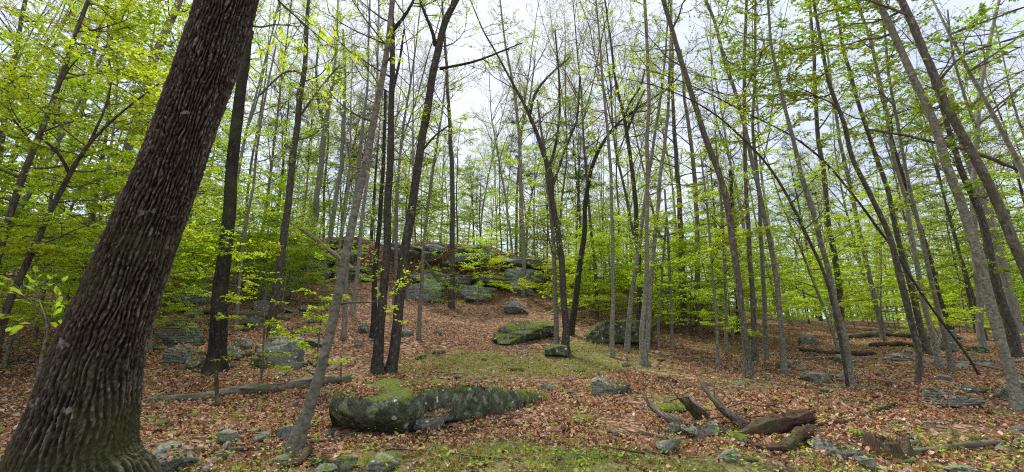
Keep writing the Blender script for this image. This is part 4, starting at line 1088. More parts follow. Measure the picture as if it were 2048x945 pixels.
# the sapling in the lower left corner, its big leaves close to the camera
def near_sapling():
    rng = np.random.RandomState(3); D = 4.6
    pts = [(55, 905, 9), (62, 850, 8), (75, 760, 7), (88, 690, 6), (95, 672, 5), (92, 640, 4), (78, 600, 3)]
    P = np.array([at(x, y, D) for x, y, _ in pts]); base = np.array([P[0][0], D, gz(P[0][0], D)]); P[0] = base
    R = [w_ * scale_at(60, 700, D) / 2 for _, _, w_ in pts]
    e = link('sapling', None, None, base); tag(e, 'small sapling with broad pale green leaves before the dark crooked trunk at left', 'sapling')
    g = Geo(); g.tube(P - base, R, 7); link('stem', g.mesh('stem', BARK_GREY), e)
    gb = Geo(); gl = Geo(); tips = []
    for a, bs in ((5, [(40, 580), (5, 570), (20, 560)]), (6, [(60, 565), (100, 560), (70, 545)]), (4, [(115, 590), (125, 565), (130, 640), (112, 610)]), (5, [(10, 630), (0, 655), (35, 655)])):
        for b in bs:
            q = at(b[0], b[1], D + rng.uniform(-.2, .2)); pp = np.stack([P[a], (P[a] + q) / 2 + [0, 0, .02], q]); gb.tube(pp - base, [.004, .003, .002], 4)
            for t in (.5, .75, 1, 1): tips.append((P[a] * (1 - t) + q * t - base, (q - P[a]) / np.linalg.norm(q - P[a])))
    leaf_geo(gl, np.array([t[0] for t in tips]), np.array([t[1] for t in tips]), .115, rng, .5, droop=.25, flat=.7, tris=4)
    link('twigs', gb.mesh('twigs', TWIG), e); leaf_parts(gl, LEAF_MID, e)


near_sapling()


def overhang():
    """A sapling standing just outside the frame at right; its leafy boughs reach in."""
    rng = np.random.RandomState(9); D = 5.0
    x0 = at(2200, 700, D)[0]; base = np.array([x0, D, gz(x0, D)])
    P = wander(rng, base, np.array([-.05, 0, 1]), 6.5, 10, .03, .02); R = np.linspace(.05, .012, 11)
    e = link('overhanging_sapling', None, None, base); tag(e, 'dark green broad leaves on boughs reaching in at the upper right corner', 'tree')
    g = Geo(); g.tube(P - base, R, 8); link('trunk', g.mesh('trunk', BARK_GREY), e)
    gb = Geo(); gl = Geo(); st = dict(kids=(5, 3), up=0, wob=.12, leaves=16, size=.10, droop=.25, flat=.6, lflat=.6, aspect=.6)
    for k, bs in ((9, [(2048, 15), (1960, 40), (1900, 70)]), (8, [(2040, 95), (1960, 100), (1890, 110)]), (8, [(2060, 60), (2000, 70)]), (7, [(2060, 160), (2010, 190)])):
        Q = np.array([P[k]] + [at(x, y, D + .1) for x, y in bs]) - base; gb.tube(Q, np.linspace(.015, .004, len(Q)), 5)
        for i in range(1, len(Q)):
            for t in (.3, .7, 1.0):
                q = Q[i - 1] * (1 - t) + Q[i] * t; twigs(rng, gb, gl, q, Q[i] - Q[i - 1] + rng.normal(scale=.12, size=3), .3, .004, 3, st)
    tag(link('branches', gb.mesh('branches', TWIG), e), kind='stuff'); leaf_parts(gl, LEAF_DEEP, e)


overhang()

# ------------------------------------------------------------------ the woods behind
TALL = [library_tree('tree', 'x', 'tree', 300 + k, 22 + 2 * (k % 3), 0.10 + .026 * (k % 3), [BARK_BROWN, BARK_PALE, BARK_GREY][k % 3], [TWIG, TWIG_PALE, TWIG_PALE][k % 3], [LEAF_BUD, LEAF_BUD, LEAF][k % 3], .4, 16, 4.2, BUDS, .6, fork=2) for k in range(6)]
MID = [library_tree('young_tree', 'x', 'tree', 340 + k, 11 + 1.6 * k, .065 + .008 * k, [BARK_GREY, BARK_BROWN][k % 2], TWIG, [LEAF, LEAF_MID, LEAF, LEAF_MID][k % 4], .22, 26, 2.2, MAPLE, .85, lean=.06) for k in range(5)]
SAP = [library_tree('sapling', 'x', 'sapling', 370 + k, 3.4 + .8 * k, .022 + .004 * k, BARK_GREY, TWIG, [LEAF, LEAF, LEAF_MID][k % 3], .22, 17, 1.5 + .1 * k, BEECH, .93, lean=.06) for k in range(6)]
PINE = [pine(390 + k, 20 + 2 * k, .22) for k in range(3)]
USED = set()


PLACED = []


def place(pool, k, x, y, sc, rz, label, group, name=None):
    p = pool[k % len(pool)]
    loc = (x, y, gz(x, y) - .03)
    if p.name not in USED:
        USED.add(p.name); p.location = loc; p.rotation_euler = (0, 0, rz); p.scale = (sc, sc, sc); p['label'] = label; p['group'] = group; o = p
    else: o = copy_tree(p, loc, rz, sc, label, group)
    PLACED.append((o, x, y, loc[2]))


rp = random.Random(4)


def scatter(pool, n, xr, yr, lab, grp, mind=1.6, scr=(.85, 1.15), ok=None):
    done = []; tries = 0
    while len(done) < n and tries < n * 30:
        tries += 1
        x, y = rp.uniform(*xr), rp.uniform(*yr)
        if abs(x) > y * 1.35 + 3: continue
        if ok and not ok(x, y): continue
        if any((x - a) ** 2 + (y - b) ** 2 < mind * mind for a, b in done): continue
        done.append((x, y)); place(pool, rp.randrange(99), x, y, rp.uniform(*scr), rp.uniform(0, 6.28), lab, grp)


def yl_at(x): return float(np.interp(x, LX, LY))


scatter(TALL, 46, (-34, 16), (32, 75), 'bare-branched tall tree on the ridge above the rock ledge', 'tall trees along the ridge', 1.8, ok=lambda x, y: y > yl_at(x) + 2.8)
scatter(TALL, 42, (10, 75), (26, 85), 'tall thin-trunked tree deep in the woods on the right', 'tall trees deep in the right-hand woods', 1.8)
scatter(TALL, 8, (-42, -11), (19, 31), 'tall tree on the hillside behind the big oak', 'tall trees on the left hillside', 2.0)
scatter(TALL, 5, (-9, 9), (23, 30), 'tall bare tree on the open slope below the ledge', 'tall trees on the slope', 3.0)
scatter(MID, 20, (-34, -7.5), (10, 28), 'leafy young tree behind the big oak on the left hillside', 'leafy young trees at left', 1.7, (.8, 1.1), ok=lambda x, y: x < -.78 * y)
scatter(MID, 90, (8, 95), (17, 82), 'leafy young tree in the woods on the right', 'leafy young trees on the right', 1.7, (.8, 1.2), ok=lambda x, y: x > .28 * y)
scatter(MID, 72, (-34, 17), (34, 64), 'leafy young tree on the ridge top', 'leafy young trees on the ridge', 1.6, (.7, 1.35), ok=lambda x, y: y > yl_at(x) + 2.5)
scatter(SAP, 26, (-24, -8), (20, 30), 'bright leafy sapling on the rocky slope right of the big oak', 'leafy saplings on the left slope', 1.1, (.7, 1.1), ok=lambda x, y: x < -.50 * y)
scatter(SAP, 30, (-4, 12), (21, 32), 'bright leafy sapling below the ledge right of centre', 'leafy saplings below the ledge', 1.1, (.6, 1.1), ok=lambda x, y: x > 2 and (y > 25 or x > 3))
scatter(SAP, 4, (-8, -1), (26, 30), 'small leafy sapling in front of the grey layered ledge', 'leafy saplings before the ledge', 1.5, (.5, .9))
scatter(SAP, 84, (9, 60), (19, 55), 'bright leafy sapling under the tall trees on the right', 'leafy saplings in the right-hand woods', 1.3, (.7, 1.25), ok=lambda x, y: x > .30 * y)
scatter(SAP, 5, (-16, -9), (25, 30), 'small leafy sapling before the left ledge', 'leafy saplings before the left ledge', 1.2, (.5, .85), ok=lambda x, y: yl_at(x) - 4 < y < yl_at(x) - .8)
scatter(SAP, 22, (-34, 12), (33, 44), 'leafy sapling growing along the ledge top', 'leafy saplings on the ledge top', 1.4, (.6, .95), ok=lambda x, y: y > yl_at(x) + 4)
scatter(SAP, 16, (-26, -7), (9, 20), 'leafy sapling behind the foot of the big oak', 'leafy saplings at far left', 1.4, (.7, 1.1), ok=lambda x, y: x < -.84 * y)
for px, d, k in ((690, 42, 0), (560, 40, 1), (750, 46, 2), (1160, 40, 1), (1420, 44, 0), (1040, 50, 2), (1600, 44, 2), (950, 56, 0), (1840, 40, 1), (300, 38, 1), (60, 36, 2), (1980, 48, 0)):
    q = at(px, 400, d); place(PINE, k, q[0], d, rp.uniform(.8, 1.05), rp.uniform(0, 6), 'dark green pine among the bare hardwoods', 'pines on the ridge and in the woods')

LAND = [(-200, 'the left edge'), (30, 'the crooked trunk'), (330, 'the big oak'), (441, 'the black-barked trunk'), (553, 'the slim dark tree'), (675, 'the mottled tree'), (780, 'the close pair'), (903, 'the ledge trunk'),
        (1047, 'the ridge fork'), (1128, 'the black fork'), (1226, 'the thin stem'), (1290, 'the pale-footed tree'), (1365, 'the brown trunk'), (1481, 'the long leaning trunk'), (1564, 'the mossy-footed trunk'),
        (1671, 'the bent grey trunk'), (1800, 'the hooked trunk'), (1868, 'the sloping trunk'), (1980, 'the stout trunk'), (2300, 'the right edge')]
_TENS = 'first second third fourth fifth sixth seventh eighth ninth tenth eleventh twelfth thirteenth fourteenth fifteenth sixteenth seventeenth eighteenth nineteenth twentieth'.split()
ORD = ['nearest'] + [t + ' nearest' for t in _TENS[1:]]
ORD += ['twenty-' + t + ' nearest' for t in _TENS[:9]] + ['thirtieth nearest'] + ['thirty-' + t + ' nearest' for t in _TENS[:9]]


def name_by_place(items):
    bins = {}
    for kind_, o, x, y, z in items:
        fz = y * CP + (z + (2 if 'stone' not in kind_ and 'stick' not in kind_ else 0) - CAMZ) * SP; px = 1024 + F * x / fz
        k = max([i for i, l in enumerate(LAND) if l[0] <= px] or [0]); k = min(k, len(LAND) - 2)
        if px < -900 or px > 2900: continue
        bins.setdefault((kind_, k), []).append((y, o))
    for (kind_, k), lst in bins.items():
        lst.sort(key=lambda t: t[0])
        for i, (y, o) in enumerate(lst):
            o['label'] = '%s %sbetween %s and %s' % (kind_, '' if len(lst) == 1 else ORD[min(i, len(ORD) - 1)] + ' ', LAND[k][1], LAND[k + 1][1])


items = []
for o, x, y, z in PLACED:
    bk = [c.data.materials[0].name for c in o.children if c.name.startswith('trunk')][0]
    col_ = 'brown' if 'brown' in bk else 'pale' if 'pale' in bk else 'grey'
    g_ = o['group']
    items.append(('dark green pine' if 'pine' in g_ else 'tall bare-topped %s tree' % col_ if g_.startswith('tall') else 'leafy young %s-stemmed tree' % col_ if 'young' in g_ else 'low leafy sapling', o, x, y, z))
for o in [o for o in COL.objects if o.name.split('.')[0] == 'stone']:
    items.append(('small mossy stone' if 'mossy' in o.data.materials[0].name else 'small grey stone', o, *o.location))
for kd_, o in EXTRA: items.append((kd_, o, *o.location))
name_by_place(items)

# ------------------------------------------------------------------ fallen wood
def log_px(label, pts, mat=LOGBARK, name='fallen_log', cat='log', lift=.7, rough=.12, sides=12, stubs=0, rs=5, air=0.0, seed=1, groove=.12, hollow=False, kink=.35, splint=4):
    P = []; R = []
    for k, q in enumerate(pts):
        x, y, w_ = q[:3]
        D = hit(x, y + w_ * .42)[1]
        if len(q) > 3: D = min(D + .03 - air, q[3])
        r = w_ * scale_at(x, y, D) / 2
        D = D + (r * .4 if len(q) <= 3 else 0)
        p = at(x, y, D)
        if len(q) <= 3: p[2] = max(p[2], gz(p[0], D) + r * .3)
        P.append(p); R.append(r)
    P = np.array(P); R = np.array(R); s = np.concatenate([[0], np.cumsum(np.linalg.norm(np.diff(P, axis=0), axis=1))])
    n = max(8, int(s[-1] / max(.05, R.mean() * .6))); u = np.linspace(0, s[-1], n)
    Q = np.stack([np.interp(u, s, P[:, k]) for k in range(3)], 1); RR = np.interp(u, s, R)
    Q[1:-1] = (Q[:-2] + 2 * Q[1:-1] + Q[2:]) / 4
    rng = np.random.RandomState(seed)
    Q[:, 2] += vnoise(np.stack([u * 1.3, u * 0 + seed, u * 0], 1), seed) * RR * .35
    nz_ = np.stack([u / (RR.mean() * 7), u * 0 + seed, u * 0], 1); Q[:, 0] += kink * RR * vnoise(nz_, seed + 1); Q[:, 2] += kink * RR * vnoise(nz_, seed + 2); Q[:, 1] += kink * RR * vnoise(nz_, seed + 3)
    RR = RR * (1 + .22 * kink * vnoise(nz_ * 1.7, seed + 4) / .35)
    base = Q[len(Q) // 2].copy(); base[2] -= RR.mean()
    ax_ = Vector(Q[-1] - Q[0]).normalized(); rq = Vector((0, 0, 1)).rotation_difference(ax_); M3 = np.array(rq.to_matrix())
    def gro(Pp, th):
        c3 = np.stack([np.tile(np.cos(th), len(Pp)) * 2.6, np.tile(np.sin(th), len(Pp)) * 2.6, np.repeat(np.arange(len(Pp)) * .11, len(th))], 1)
        c4 = c3 * [2.4, 2.4, 1.6]
        return 1 + groove * (1.6 * fbm(c3 + seed, 2, seed) + 1.0 * fbm(c4 + seed, 2, seed + 5)).reshape(len(Pp), len(th))
    sd_ = max(sides, 8) if RR.max() < .05 else max(sides, 22)
    g = Geo(); g.tube((Q - base) @ M3, RR, sd_, rough=rough, seed=seed, rs=rs, lobes=gro, cap=not hollow)
    QL = (Q - base) @ M3
    for e_, e2_ in ((0, 1), (-1, -2)):
        dv_ = QL[e_] - QL[e2_]; dv_ /= np.linalg.norm(dv_) + 1e-9; re_ = RR[e_]
        for k in range(splint):
            of_ = rng.normal(size=3); of_ -= of_ @ dv_ * dv_; of_ /= np.linalg.norm(of_); p0 = QL[e_] + of_ * re_ * .75 - dv_ * re_ * .6
            ln_ = re_ * rng.uniform(.4, 1.5); g.tube(np.array([p0, p0 + dv_ * ln_ * .6, p0 + dv_ * ln_ * 1.1 + of_ * re_ * .2]), [re_ * .28, re_ * .15, re_ * .02], 4, cap=False)
    o = link(name, g.mesh(name, mat), None, base); tag(o, label, cat); o.rotation_mode = 'QUATERNION'; o.rotation_quaternion = rq
    if stubs:
        for k in range(stubs):
            i = rng.randint(2, n - 2); d = rng.normal(size=3); d[2] = abs(d[2]); d /= np.linalg.norm(d)
            gs = Geo(); T = wander(rng, Q[i] - base, d, RR[i] * rng.uniform(3, 7), 4, .15, 0); gs.tube(T @ M3, np.linspace(RR[i] * .3, RR[i] * .12, 5), 5); link('branch_stub', gs.mesh('branch_stub', mat), o)
    return o


log_px('long straight fallen log lying behind the leaning grey tree', [(296, 801, 23), (360, 795, 24), (440, 788, 25), (540, 776, 24), (620, 766, 23), (700, 758, 20)], LOGBARK, seed=2, rough=.22, stubs=3)
log_px('forked greenish branch lying over the left end of the long log', [(300, 797, 5), (350, 778, 6), (405, 759, 4)], BARK_GREY, 'fallen_branch', 'branch', seed=3, lift=1.5, sides=6)
log_px('thin pale branch lying along the back of the long log', [(560, 762, 4), (620, 755, 4), (690, 751, 4), (745, 748, 3)], DEADWOOD, 'fallen_branch', 'branch', seed=4, lift=1.2, sides=6)
log_px('dark fallen log on the slope passing behind the black-barked tree', [(338, 619, 8), (400, 622, 10), (470, 628, 12), (520, 632, 13), (577, 638, 10)], LOGBARK, seed=5)
log_px('dark crooked branch rising from the log on the slope', [(560, 632, 6), (580, 615, 6), (600, 600, 3)], LOGBARK, 'fallen_branch', 'branch', seed=15, sides=6)
log_px('broken pale dead trunk slanting down against the ledge', [(582, 446, 6, 22), (612, 466, 9, 22), (640, 486, 9, 22), (668, 508, 9, 22), (705, 538, 8, 22)], bark('split_pale_wood', (.16, .11, .075), (.50, .40, .31), ridge=24, lich=.3), 'broken_trunk', 'dead trunk', seed=6, stubs=3, kink=.08)
log_px('thin dead pole leaning against the grey layered ledge', [(848, 520, 5, 26.5), (880, 565, 5, 26.5), (897, 592, 4, 26.5)], DEADWOOD, 'dead_pole', 'branch', seed=16, sides=6)
log_px('long dark root-like branch snaking before the mossy boulder', [(585, 888, 10), (640, 884, 9), (700, 881, 7), (760, 888, 5), (830, 881, 5), (900, 866, 5), (960, 855, 5), (1022, 840, 4)], ROTTEN, 'fallen_branch', 'branch', seed=7, sides=7)
log_px('thin twig lying on the leaves right of the mossy boulder', [(1024, 842, 3), (1080, 844, 3), (1140, 838, 3), (1230, 834, 2)], DEADWOOD, 'fallen_branch', 'branch', seed=17, sides=5)
log_px('bark-stripped chunk of wood behind the thin twig', [(985, 846, 8), (1020, 852, 9), (1060, 858, 5)], ROTTEN, 'wood_chunk', 'branch', seed=18, sides=7)
log_px('pale twisted dead root at the bottom left', [(408, 950, 20), (430, 915, 17), (452, 893, 14), (470, 882, 9), (490, 872, 4)], DEADWOOD, 'twisted_root', 'root', seed=8, rough=.25)
log_px('mossy dark log behind the ribbed rock at bottom left', [(385, 898, 14), (440, 902, 13), (500, 900, 10), (560, 896, 8)], LOGBARK, seed=9)
log_px('dark curved root near the black hollow left of the squat rock', [(310, 868, 14), (340, 852, 12), (365, 836, 10), (392, 834, 8)], ROTTEN, 'twisted_root', 'root', seed=19, rough=.2)
log_px('small dark slanting branch above the squat rock', [(418, 855, 6), (440, 838, 7), (458, 832, 3)], ROTTEN, 'fallen_branch', 'branch', seed=20, sides=6)
log_px('dark crooked branch leaning on the upright flake of stone', [(530, 890, 7), (548, 868, 8), (575, 845, 7), (600, 834, 4)], ROTTEN, 'fallen_branch', 'branch', seed=21, sides=6)
log_px('dark broken stub of wood by the foot of the leaning grey tree', [(560, 935, 14), (600, 925, 18), (616, 905, 18), (618, 890, 10)], ROTTEN, 'wood_chunk', 'root', seed=22, rough=.25)
log_px('thin whitish twig in front of the leaning tree', [(500, 884, 2), (560, 897, 2), (608, 905, 2)], DEADWOOD, 'fallen_branch', 'branch', seed=23, sides=5)
log_px('short dead snag standing before the long log near the black-barked tree', [(434, 815, 10, 9.0), (433, 790, 9, 9.0), (432, 765, 8, 9.0), (431, 742, 4, 9.0)], ROTTEN, 'dead_snag', 'dead wood', seed=60, rough=.25, sides=9)
for k_, (lb_, pp_) in enumerate((('thick grey dead branch lying left of the oak foot', [(-30, 800, 9), (30, 792, 9), (75, 770, 5)]), ('bleached branch above the thick grey one left of the oak', [(-20, 760, 6), (40, 748, 5), (90, 742, 3)]), ('curved brown branch in the pile left of the oak', [(0, 730, 5), (40, 716, 6), (95, 730, 4)]), ('lowest dark branch at the left edge by the oak foot', [(-40, 838, 10), (10, 825, 9), (50, 812, 5)]))):
    log_px(lb_, pp_, [DEADWOOD, LOGBARK][k_ % 2], 'fallen_branch', 'branch', seed=70 + k_, sides=7)
# the rotting windthrow at lower right
Dw = hit(1400, 872)[1]
log_px('curved pale grey limb at the left of the rotting wood', [(1280, 783, 9, Dw + .75), (1292, 805, 13, Dw + .55), (1310, 823, 14, Dw + .4), (1335, 836, 14, Dw + .25), (1368, 850, 12, Dw + .15)], DEADWOOD, 'dead_limb', 'dead wood', seed=30, kink=.75, stubs=3, splint=8, air=.10, groove=.3, rough=.2)
log_px('reddish bleached limb pointing up left from the hollow log', [(1404, 760, 9, Dw + .7), (1416, 785, 14, Dw + .55), (1440, 812, 16, Dw + .4), (1470, 832, 18, Dw + .3), (1492, 850, 14, Dw + .2)], DEADWOOD, 'dead_limb', 'dead wood', seed=31, kink=.75, stubs=3, splint=8, air=.10, groove=.3, rough=.28, rs=9)
log_px('shredded rotten limb between the two bleached ones', [(1368, 794, 12, Dw + .5), (1390, 812, 24, Dw + .35), (1420, 836, 30, Dw + .25), (1450, 862, 28, Dw + .15)], ROTTEN, 'rotten_limb', 'dead wood', seed=32, kink=.75, stubs=3, splint=8, air=.10, groove=.3, rough=.45, rs=10, sides=18)
log_px('splintered pale stub on the shredded rotten limb', [(1376, 790, 6, Dw + .45), (1392, 808, 8, Dw + .22), (1412, 822, 4, Dw + .12)], DEADWOOD, 'wood_splinter', 'dead wood', seed=33, air=.10, groove=.3, rough=.3, sides=7)
log_px('thick red-brown hollow log end of the rotting wood', [(1480, 870, 22, Dw + .25), (1520, 858, 34, Dw + .15), (1565, 848, 38, Dw + .1), (1610, 838, 34, Dw + .1)], ROTTEN, 'hollow_log', 'log', seed=34, kink=.6, splint=16, air=.05, groove=.25, hollow=True, rough=.3, rs=7, sides=26)
log_px('dark arching root limb bending down to the right', [(1478, 882, 11, Dw - .1), (1520, 893, 22, Dw - .15), (1568, 892, 30, Dw - .2), (1605, 870, 26, Dw - .15), (1638, 866, 21, Dw - .2), (1655, 883, 20, Dw - .25), (1665, 905, 13, Dw - .3)], ROTTEN, 'root_limb', 'dead wood', seed=35, kink=.6, splint=16, air=.10, groove=.3, rough=.32, rs=7, sides=24)
log_px('pale frayed root tip hanging from the arching root limb', [(1650, 880, 12, Dw - .3), (1672, 905, 9, Dw - .34), (1692, 930, 5, Dw - .38)], DEADWOOD, 'root_tip', 'dead wood', seed=36, air=.10, groove=.3, rough=.4, rs=14)
log_px('second frayed root tip beside the pale one', [(1648, 885, 8, Dw - .32), (1655, 905, 6, Dw - .36), (1664, 925, 3, Dw - .4)], DEADWOOD, 'root_tip', 'dead wood', seed=37, air=.10, groove=.3, rough=.4, rs=14)
log_px('red-brown stick at the left end of the weathered grey branch', [(1280, 868, 8), (1298, 873, 9), (1320, 876, 6)], ROTTEN, 'fallen_branch', 'branch', seed=38)
log_px('weathered grey branch lying behind the smooth rounded rock', [(1310, 876, 9), (1345, 880, 8), (1380, 888, 7), (1410, 892, 5)], DEADWOOD, 'fallen_branch', 'branch', seed=39, rough=.3)
log_px('orange-brown stick pointing at the hollow log', [(1404, 889, 6), (1425, 880, 6), (1447, 872, 4)], bark('orange_stick', (.18, .09, .05), (.36, .22, .13), lich=0), 'fallen_branch', 'branch', seed=40)
log_px('small forked dead stub standing up behind the mossy patch', [(1318, 758, 7), (1335, 757, 7), (1352, 764, 6)], ROTTEN, 'wood_chunk', 'branch', seed=41, rough=.3, lift=1.8)
log_px('pale splinter leaning under the forked dead stub', [(1334, 768, 6), (1340, 778, 5), (1346, 786, 3)], DEADWOOD, 'wood_splinter', 'branch', seed=42, rough=.3)
log_px('long thin dark log on the leaves before the hooked trunk', [(1500, 764, 4), (1560, 767, 6), (1640, 770, 7), (1740, 776, 10), (1815, 786, 8)], LOGBARK, seed=43)
log_px('straight pale birch pole lying across the right middle', [(1598, 717, 4), (1690, 715, 5), (1760, 717, 6), (1850, 722, 6), (1950, 728, 7), (2070, 752, 8)], BARK_PALE, seed=44, lift=1.2)
log_px('second pale pole lying behind the stout grey trunk', [(1880, 730, 5), (1950, 722, 6), (2070, 722, 7)], BARK_PALE, seed=45, lift=1.6)
log_px('brown rotting log crossing under the birch pole', [(1600, 700, 8), (1660, 705, 10), (1720, 708, 12), (1745, 706, 10)], ROTTEN, seed=46)
log_px('big dark mossy log far right of centre in shade', [(1700, 673, 10), (1760, 668, 14), (1830, 672, 16), (1880, 678, 12)], LOGBARK, seed=47)
log_px('fallen trunk with rusty bark behind the mossy log', [(1740, 690, 9), (1800, 686, 13), (1860, 695, 10)], ROTTEN, seed=48)
log_px('slim log running out of the right edge in the foreground', [(1735, 850, 7), (1800, 846, 7), (1900, 845, 8), (2080, 843, 9)], LOGBARK, seed=49)
log_px('dark crumbling log behind the slim foreground log', [(1640, 852, 12), (1690, 845, 14), (1740, 828, 12), (1790, 808, 8)], ROTTEN, seed=50, rough=.3)
log_px('thin stick parallel above the slim foreground log', [(1780, 826, 3), (1880, 822, 3), (2000, 826, 3)], DEADWOOD, 'fallen_branch', 'branch', seed=51, sides=5)
log_px('dark sodden log at the bottom right corner', [(1790, 905, 12), (1860, 900, 14), (1950, 892, 16), (2080, 880, 18)], LOGBARK, seed=52, rough=.2)
log_px('brown broken bough stuck out over the right edge among leaves', [(1736, 260, 5, 11), (1816, 272, 6, 11), (1876, 287, 7, 11), (1926, 300, 8, 11), (1986, 320, 9, 11), (2060, 352, 10, 11)], BARK_BROWN, 'hanging_bough', 'branch', seed=53, rough=.1)


_tg = random.Random(9)
for k in range(26):
    x_, y_ = _tg.uniform(1285, 1560), _tg.uniform(800, 905); a_ = _tg.uniform(-.5, 1.2); l_ = _tg.uniform(25, 75)
    log_px('thin broken stick in the tangle of rotting wood', [(x_, y_, 3.2), (x_ + l_ * .5 * math.cos(a_), y_ + l_ * .28 * math.sin(a_) - _tg.uniform(0, 10), 2.6, Dw + _tg.uniform(-.2, .3)), (x_ + l_ * math.cos(a_), y_ + l_ * .5 * math.sin(a_), 1.6)], [ROTTEN, DEADWOOD, TWIG][k % 3], 'stick', 'stick', seed=200 + k, sides=5, splint=0)


def stump():
    rng = np.random.RandomState(8); c = hit(1800, 918); R0 = 62 * scale_at(1800, 900, c[1]); H0 = 38 * scale_at(1800, 900, c[1])
    n, m = 14, 60; th = np.linspace(0, 2 * PI, m, endpoint=False)
    ring = np.stack([np.cos(th), np.sin(th), th * 0], 1); jag = 1 + .35 * fbm(ring * 2.5, 3, 3) + .25 * vnoise(ring * 9, 4) - .75 * np.exp(-((th - 5.0) / .35) ** 2)
    V = []
    for i in range(n):
        t = i / (n - 1); r = R0 * (.70 + .75 * np.exp(-t * 3.2)) * (1 + .14 * fbm(ring * 3 + t, 3, 5) + .12 * np.cos(5 * th + 1) * (1 - t))
        V.append(np.stack([np.cos(th) * r, np.sin(th) * r, t * H0 * jag - .08 * (1 - t)], 1))
    for i in range(6):
        t = i / 5; r = R0 * .62 * (1 - .4 * t); V.append(np.stack([np.cos(th) * r, np.sin(th) * r, H0 * jag * (1 - t) * .95 + .02], 1))
    V = np.array(V); n2 = len(V)
    i = np.arange(n2 - 1)[:, None] * m; j = np.arange(m)[None, :]; j2 = (j + 1) % m
    f = np.stack([i + j, i + j2, i + m + j2, i + m + j], -1).reshape(-1, 4)
    g = Geo(); g.add(V.reshape(-1, 3), f); o = link('stump', g.mesh('stump', ROTTEN), None, (c[0], c[1] + R0 * .5, c[2])); tag(o, 'rotten hollow tree stump with a ragged rim at lower right', 'stump')


stump()
# loose sticks
gs = random.Random(31); _st = []
for k in range(5):
    rng = np.random.RandomState(60 + k); g = Geo(); P = wander(rng, np.zeros(3), np.array([1., 0, 0]), 1.0, 7, .12, 0); P[:, 2] *= .25; g.tube(P - P.mean(0), np.linspace(.014, .005, 8), 5)
    if k % 2: g.tube(np.array([P[3], P[3] + [.15, .12, .02], P[3] + [.3, .18, .03]]) - P.mean(0), [.007, .005, .003], 4)
    _st.append(g.mesh('stick', [DEADWOOD, ROTTEN, TWIG][k % 3]))
for k in range(120):
    px, py = (gs.uniform(280, 2040), gs.uniform(700, 945)) if k < 90 else (gs.uniform(350, 1500), gs.uniform(620, 720))
    c = hit(px, py); s = gs.uniform(.35, 1.1); o = link('stick', _st[k % 5], None, (c[0], c[1], c[2] + .03)); o.rotation_euler = (0, gs.uniform(-.1, .1), gs.uniform(0, 6.28)); o.scale = (s, s, s * 1.0)
    tag(o, 'dead stick lying on the fallen leaves', 'stick', 'dead sticks on the forest floor')

name_by_place([('dead stick on the leaves', o, *o.location) for o in COL.objects if o.name.split('.')[0] == 'stick'])

# the far-off wood that closes the view between the trunks
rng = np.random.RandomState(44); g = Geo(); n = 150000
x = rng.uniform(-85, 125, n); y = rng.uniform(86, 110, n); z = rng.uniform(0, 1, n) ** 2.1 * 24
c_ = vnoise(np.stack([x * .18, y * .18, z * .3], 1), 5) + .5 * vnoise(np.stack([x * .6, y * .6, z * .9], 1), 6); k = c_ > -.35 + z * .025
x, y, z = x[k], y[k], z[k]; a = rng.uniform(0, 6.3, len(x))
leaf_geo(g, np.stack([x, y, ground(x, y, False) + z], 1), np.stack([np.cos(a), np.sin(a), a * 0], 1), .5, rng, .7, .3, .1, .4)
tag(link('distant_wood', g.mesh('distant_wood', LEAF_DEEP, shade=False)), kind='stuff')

# ------------------------------------------------------------------ leaf litter, grass, seedlings
VV = []; FF = []; off = 0
for vs, fs in ROCK_TREES:
    VV += vs; FF += [[a + off for a in f] for f in fs]; off += len(vs)
bvh = BVHTree.FromPolygons(VV, FF)
rng = np.random.RandomState(12)


def spread(n, y0, y1, power, side=1.32):
    u = rng.uniform(size=n)
    if abs(power) < 1e-6: y = y0 * (y1 / y0) ** u
    else: y = (y0 ** power + u * (y1 ** power - y0 ** power)) ** (1 / power)
    x = rng.uniform(-1, 1, n) * (y * side + .6)
    return x, y


def settle(x, y, on_rock):
    z = ground(x, y); keep = np.ones(len(x), bool); zz = z.copy()
    nv = vnoise(np.stack([x * 2.2, y * 2.2, x * 0], 1), 61)
    for i in range(len(x)):
        h = bvh.ray_cast(Vector((x[i], y[i], z[i] + 4)), Vector((0, 0, -1)), 4.3)
        if h[0] is not None and h[0].z > z[i]:
            if on_rock and h[1].z > .62 and nv[i] > -.25 + (.5 if h[0].z - z[i] > 1 else 0): zz[i] = h[0].z
            else: keep[i] = False
    return x[keep], y[keep], zz[keep]


def litter(n, y0, y1, power, tris, size):
    x, y = spread(n, y0, y1, power)
    gm = grass_mask(x, y); pn = fbm(np.stack([x * 1.1, y * 1.1, x * 0], 1), 3, 91); k = rng.uniform(size=n) > np.clip(gm * .72 + .8 * smooth(.0, .35, pn), 0, .93)
    x, y, z = settle(x[k], y[k], True)
    m = len(x); a = rng.uniform(0, 2 * PI, m); ax = np.stack([np.cos(a), np.sin(a), rng.normal(scale=.42, size=m)], 1)
    return x, y, z, ax, tris, size


g = Geo()
for (n, y0, y1, pw, tr, sz) in ((100000, 3.0, 9.0, 2, 4, .048), (24000, 3.0, 9.0, 2, 4, .085), (180000, 9, 32, -.3, 2, .064), (36000, 9, 32, -.3, 2, .10)):
    x, y, z, ax, tr, sz = litter(n, y0, y1, pw, tr, sz)
    leaf_geo(g, np.stack([x, y, z + .012 + rng.uniform(0, .03, len(x))], 1), ax, sz, rng, .62, .6, 0, .5, tr)
tag(link('leaf_litter', g.mesh('leaf_litter', LITTER, shade=False)), kind='stuff')

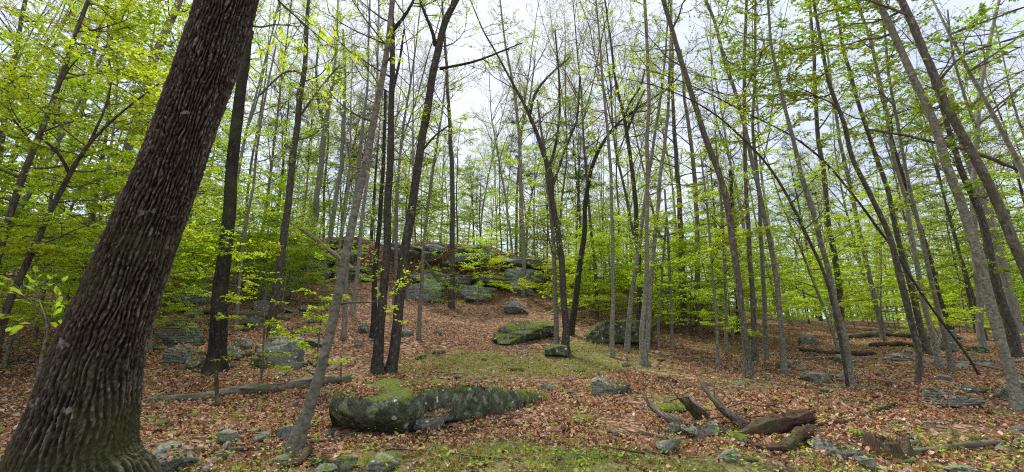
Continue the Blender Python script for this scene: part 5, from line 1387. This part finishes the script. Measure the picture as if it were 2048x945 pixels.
g = Geo(); x, y = spread(9500, 3.3, 22, .6); x, y, z = settle(x, y, True)
for q in range(len(x)):
    a = rng.uniform(0, 6.3); ln = rng.uniform(.08, .45); d = np.array([math.cos(a), math.sin(a), rng.normal(scale=.08)]); p0 = np.array([x[q], y[q], z[q] + .03]); r_ = rng.uniform(.002, .007)
    g.tube(np.array([p0, p0 + d * ln * .5 + rng.normal(scale=ln * .05, size=3), p0 + d * ln]), [r_, r_ * .8, r_ * .5], 3, cap=False)
tag(link('twig_litter', g.mesh('twig_litter', TWIG)), kind='stuff')

g = Geo(); n = 300000; x, y = spread(n, 3.2, 20, .5); gm = grass_mask(x, y); p2 = fbm(np.stack([x * 2.6, y * 2.6, x * 0], 1), 3, 71)
k = rng.uniform(size=n) < np.clip((gm - .25) * 1.5, 0, 1) * smooth(-.3, .2, p2); x, y, z = settle(x[k], y[k], False)
a = rng.uniform(0, 2 * PI, len(x)); h = rng.uniform(.02, .085, len(x)) * (1 + .5 * p2[k][:len(x)] * 0); w_ = .0036 + .0004 * y; lx = np.cos(a) * h * .7; ly = np.sin(a) * h * .7
V = np.stack([np.stack([x - w_ * np.sin(a), y + w_ * np.cos(a), z], 1), np.stack([x + w_ * np.sin(a), y - w_ * np.cos(a), z], 1), np.stack([x + lx, y + ly, z + h], 1)], 1).reshape(-1, 3)
i = np.arange(len(x))[:, None] * 3; g.add(V, None, i + [0, 1, 2])
tag(link('grass', g.mesh('grass', GRASS, shade=False)), kind='stuff')

g = Geo(); gst = Geo(); x, y = spread(2600, 3.5, 26, .5); x, y, z = settle(x, y, False)
for q in range(len(x)):
    m = rng.randint(3, 9); a = rng.uniform(0, 2 * PI, m); hgt = rng.uniform(.02, .22)
    c = np.array([x[q], y[q], z[q] + hgt]); r_ = rng.uniform(.0, .06, m)
    pos = c + np.stack([np.cos(a) * r_, np.sin(a) * r_, rng.uniform(-hgt * .6, 0, m)], 1)
    leaf_geo(g, pos, np.stack([np.cos(a), np.sin(a), a * 0], 1), rng.uniform(.03, .07), rng, .6, .2, 0, .7)
tag(link('seedlings', g.mesh('seedlings', LEAF_MID, shade=False)), kind='stuff')

# bright cushions of moss
for lb, px, py, w_, h_ in (('bright yellow-green moss cushion on the slope above the long boulder', 1028, 742, 34, 12), ('moss cushion beside the hollow log', 1486, 884, 34, 20), ('moss cushion near the stump', 1722, 876, 40, 18),
                           ('broad moss patch left of the rotting wood', 1345, 824, 70, 18), ('small moss cushion by the round rock with a mossy top', 1186, 782, 24, 10), ('moss cushion in the leaves right of the boulder tip', 1172, 842, 60, 12)):
    c = hit(px, py); s = scale_at(px, py, c[1]); P, Fq = rock_verts(px, (w_ * s, w_ * s * .8, h_ * s * 1.3), 8, 2, .95, .12); g = Geo(); g.add(P, Fq)
    tag(link('moss_cushion', g.mesh('moss_cushion', bpy.data.materials.get('moss') or (lambda m: m)(rock_mat('moss', (0.10, 0.14, 0.015), (0.20, 0.26, 0.03), 0, 1.2))), None, (c[0], c[1] + .1, c[2])), lb, 'moss')
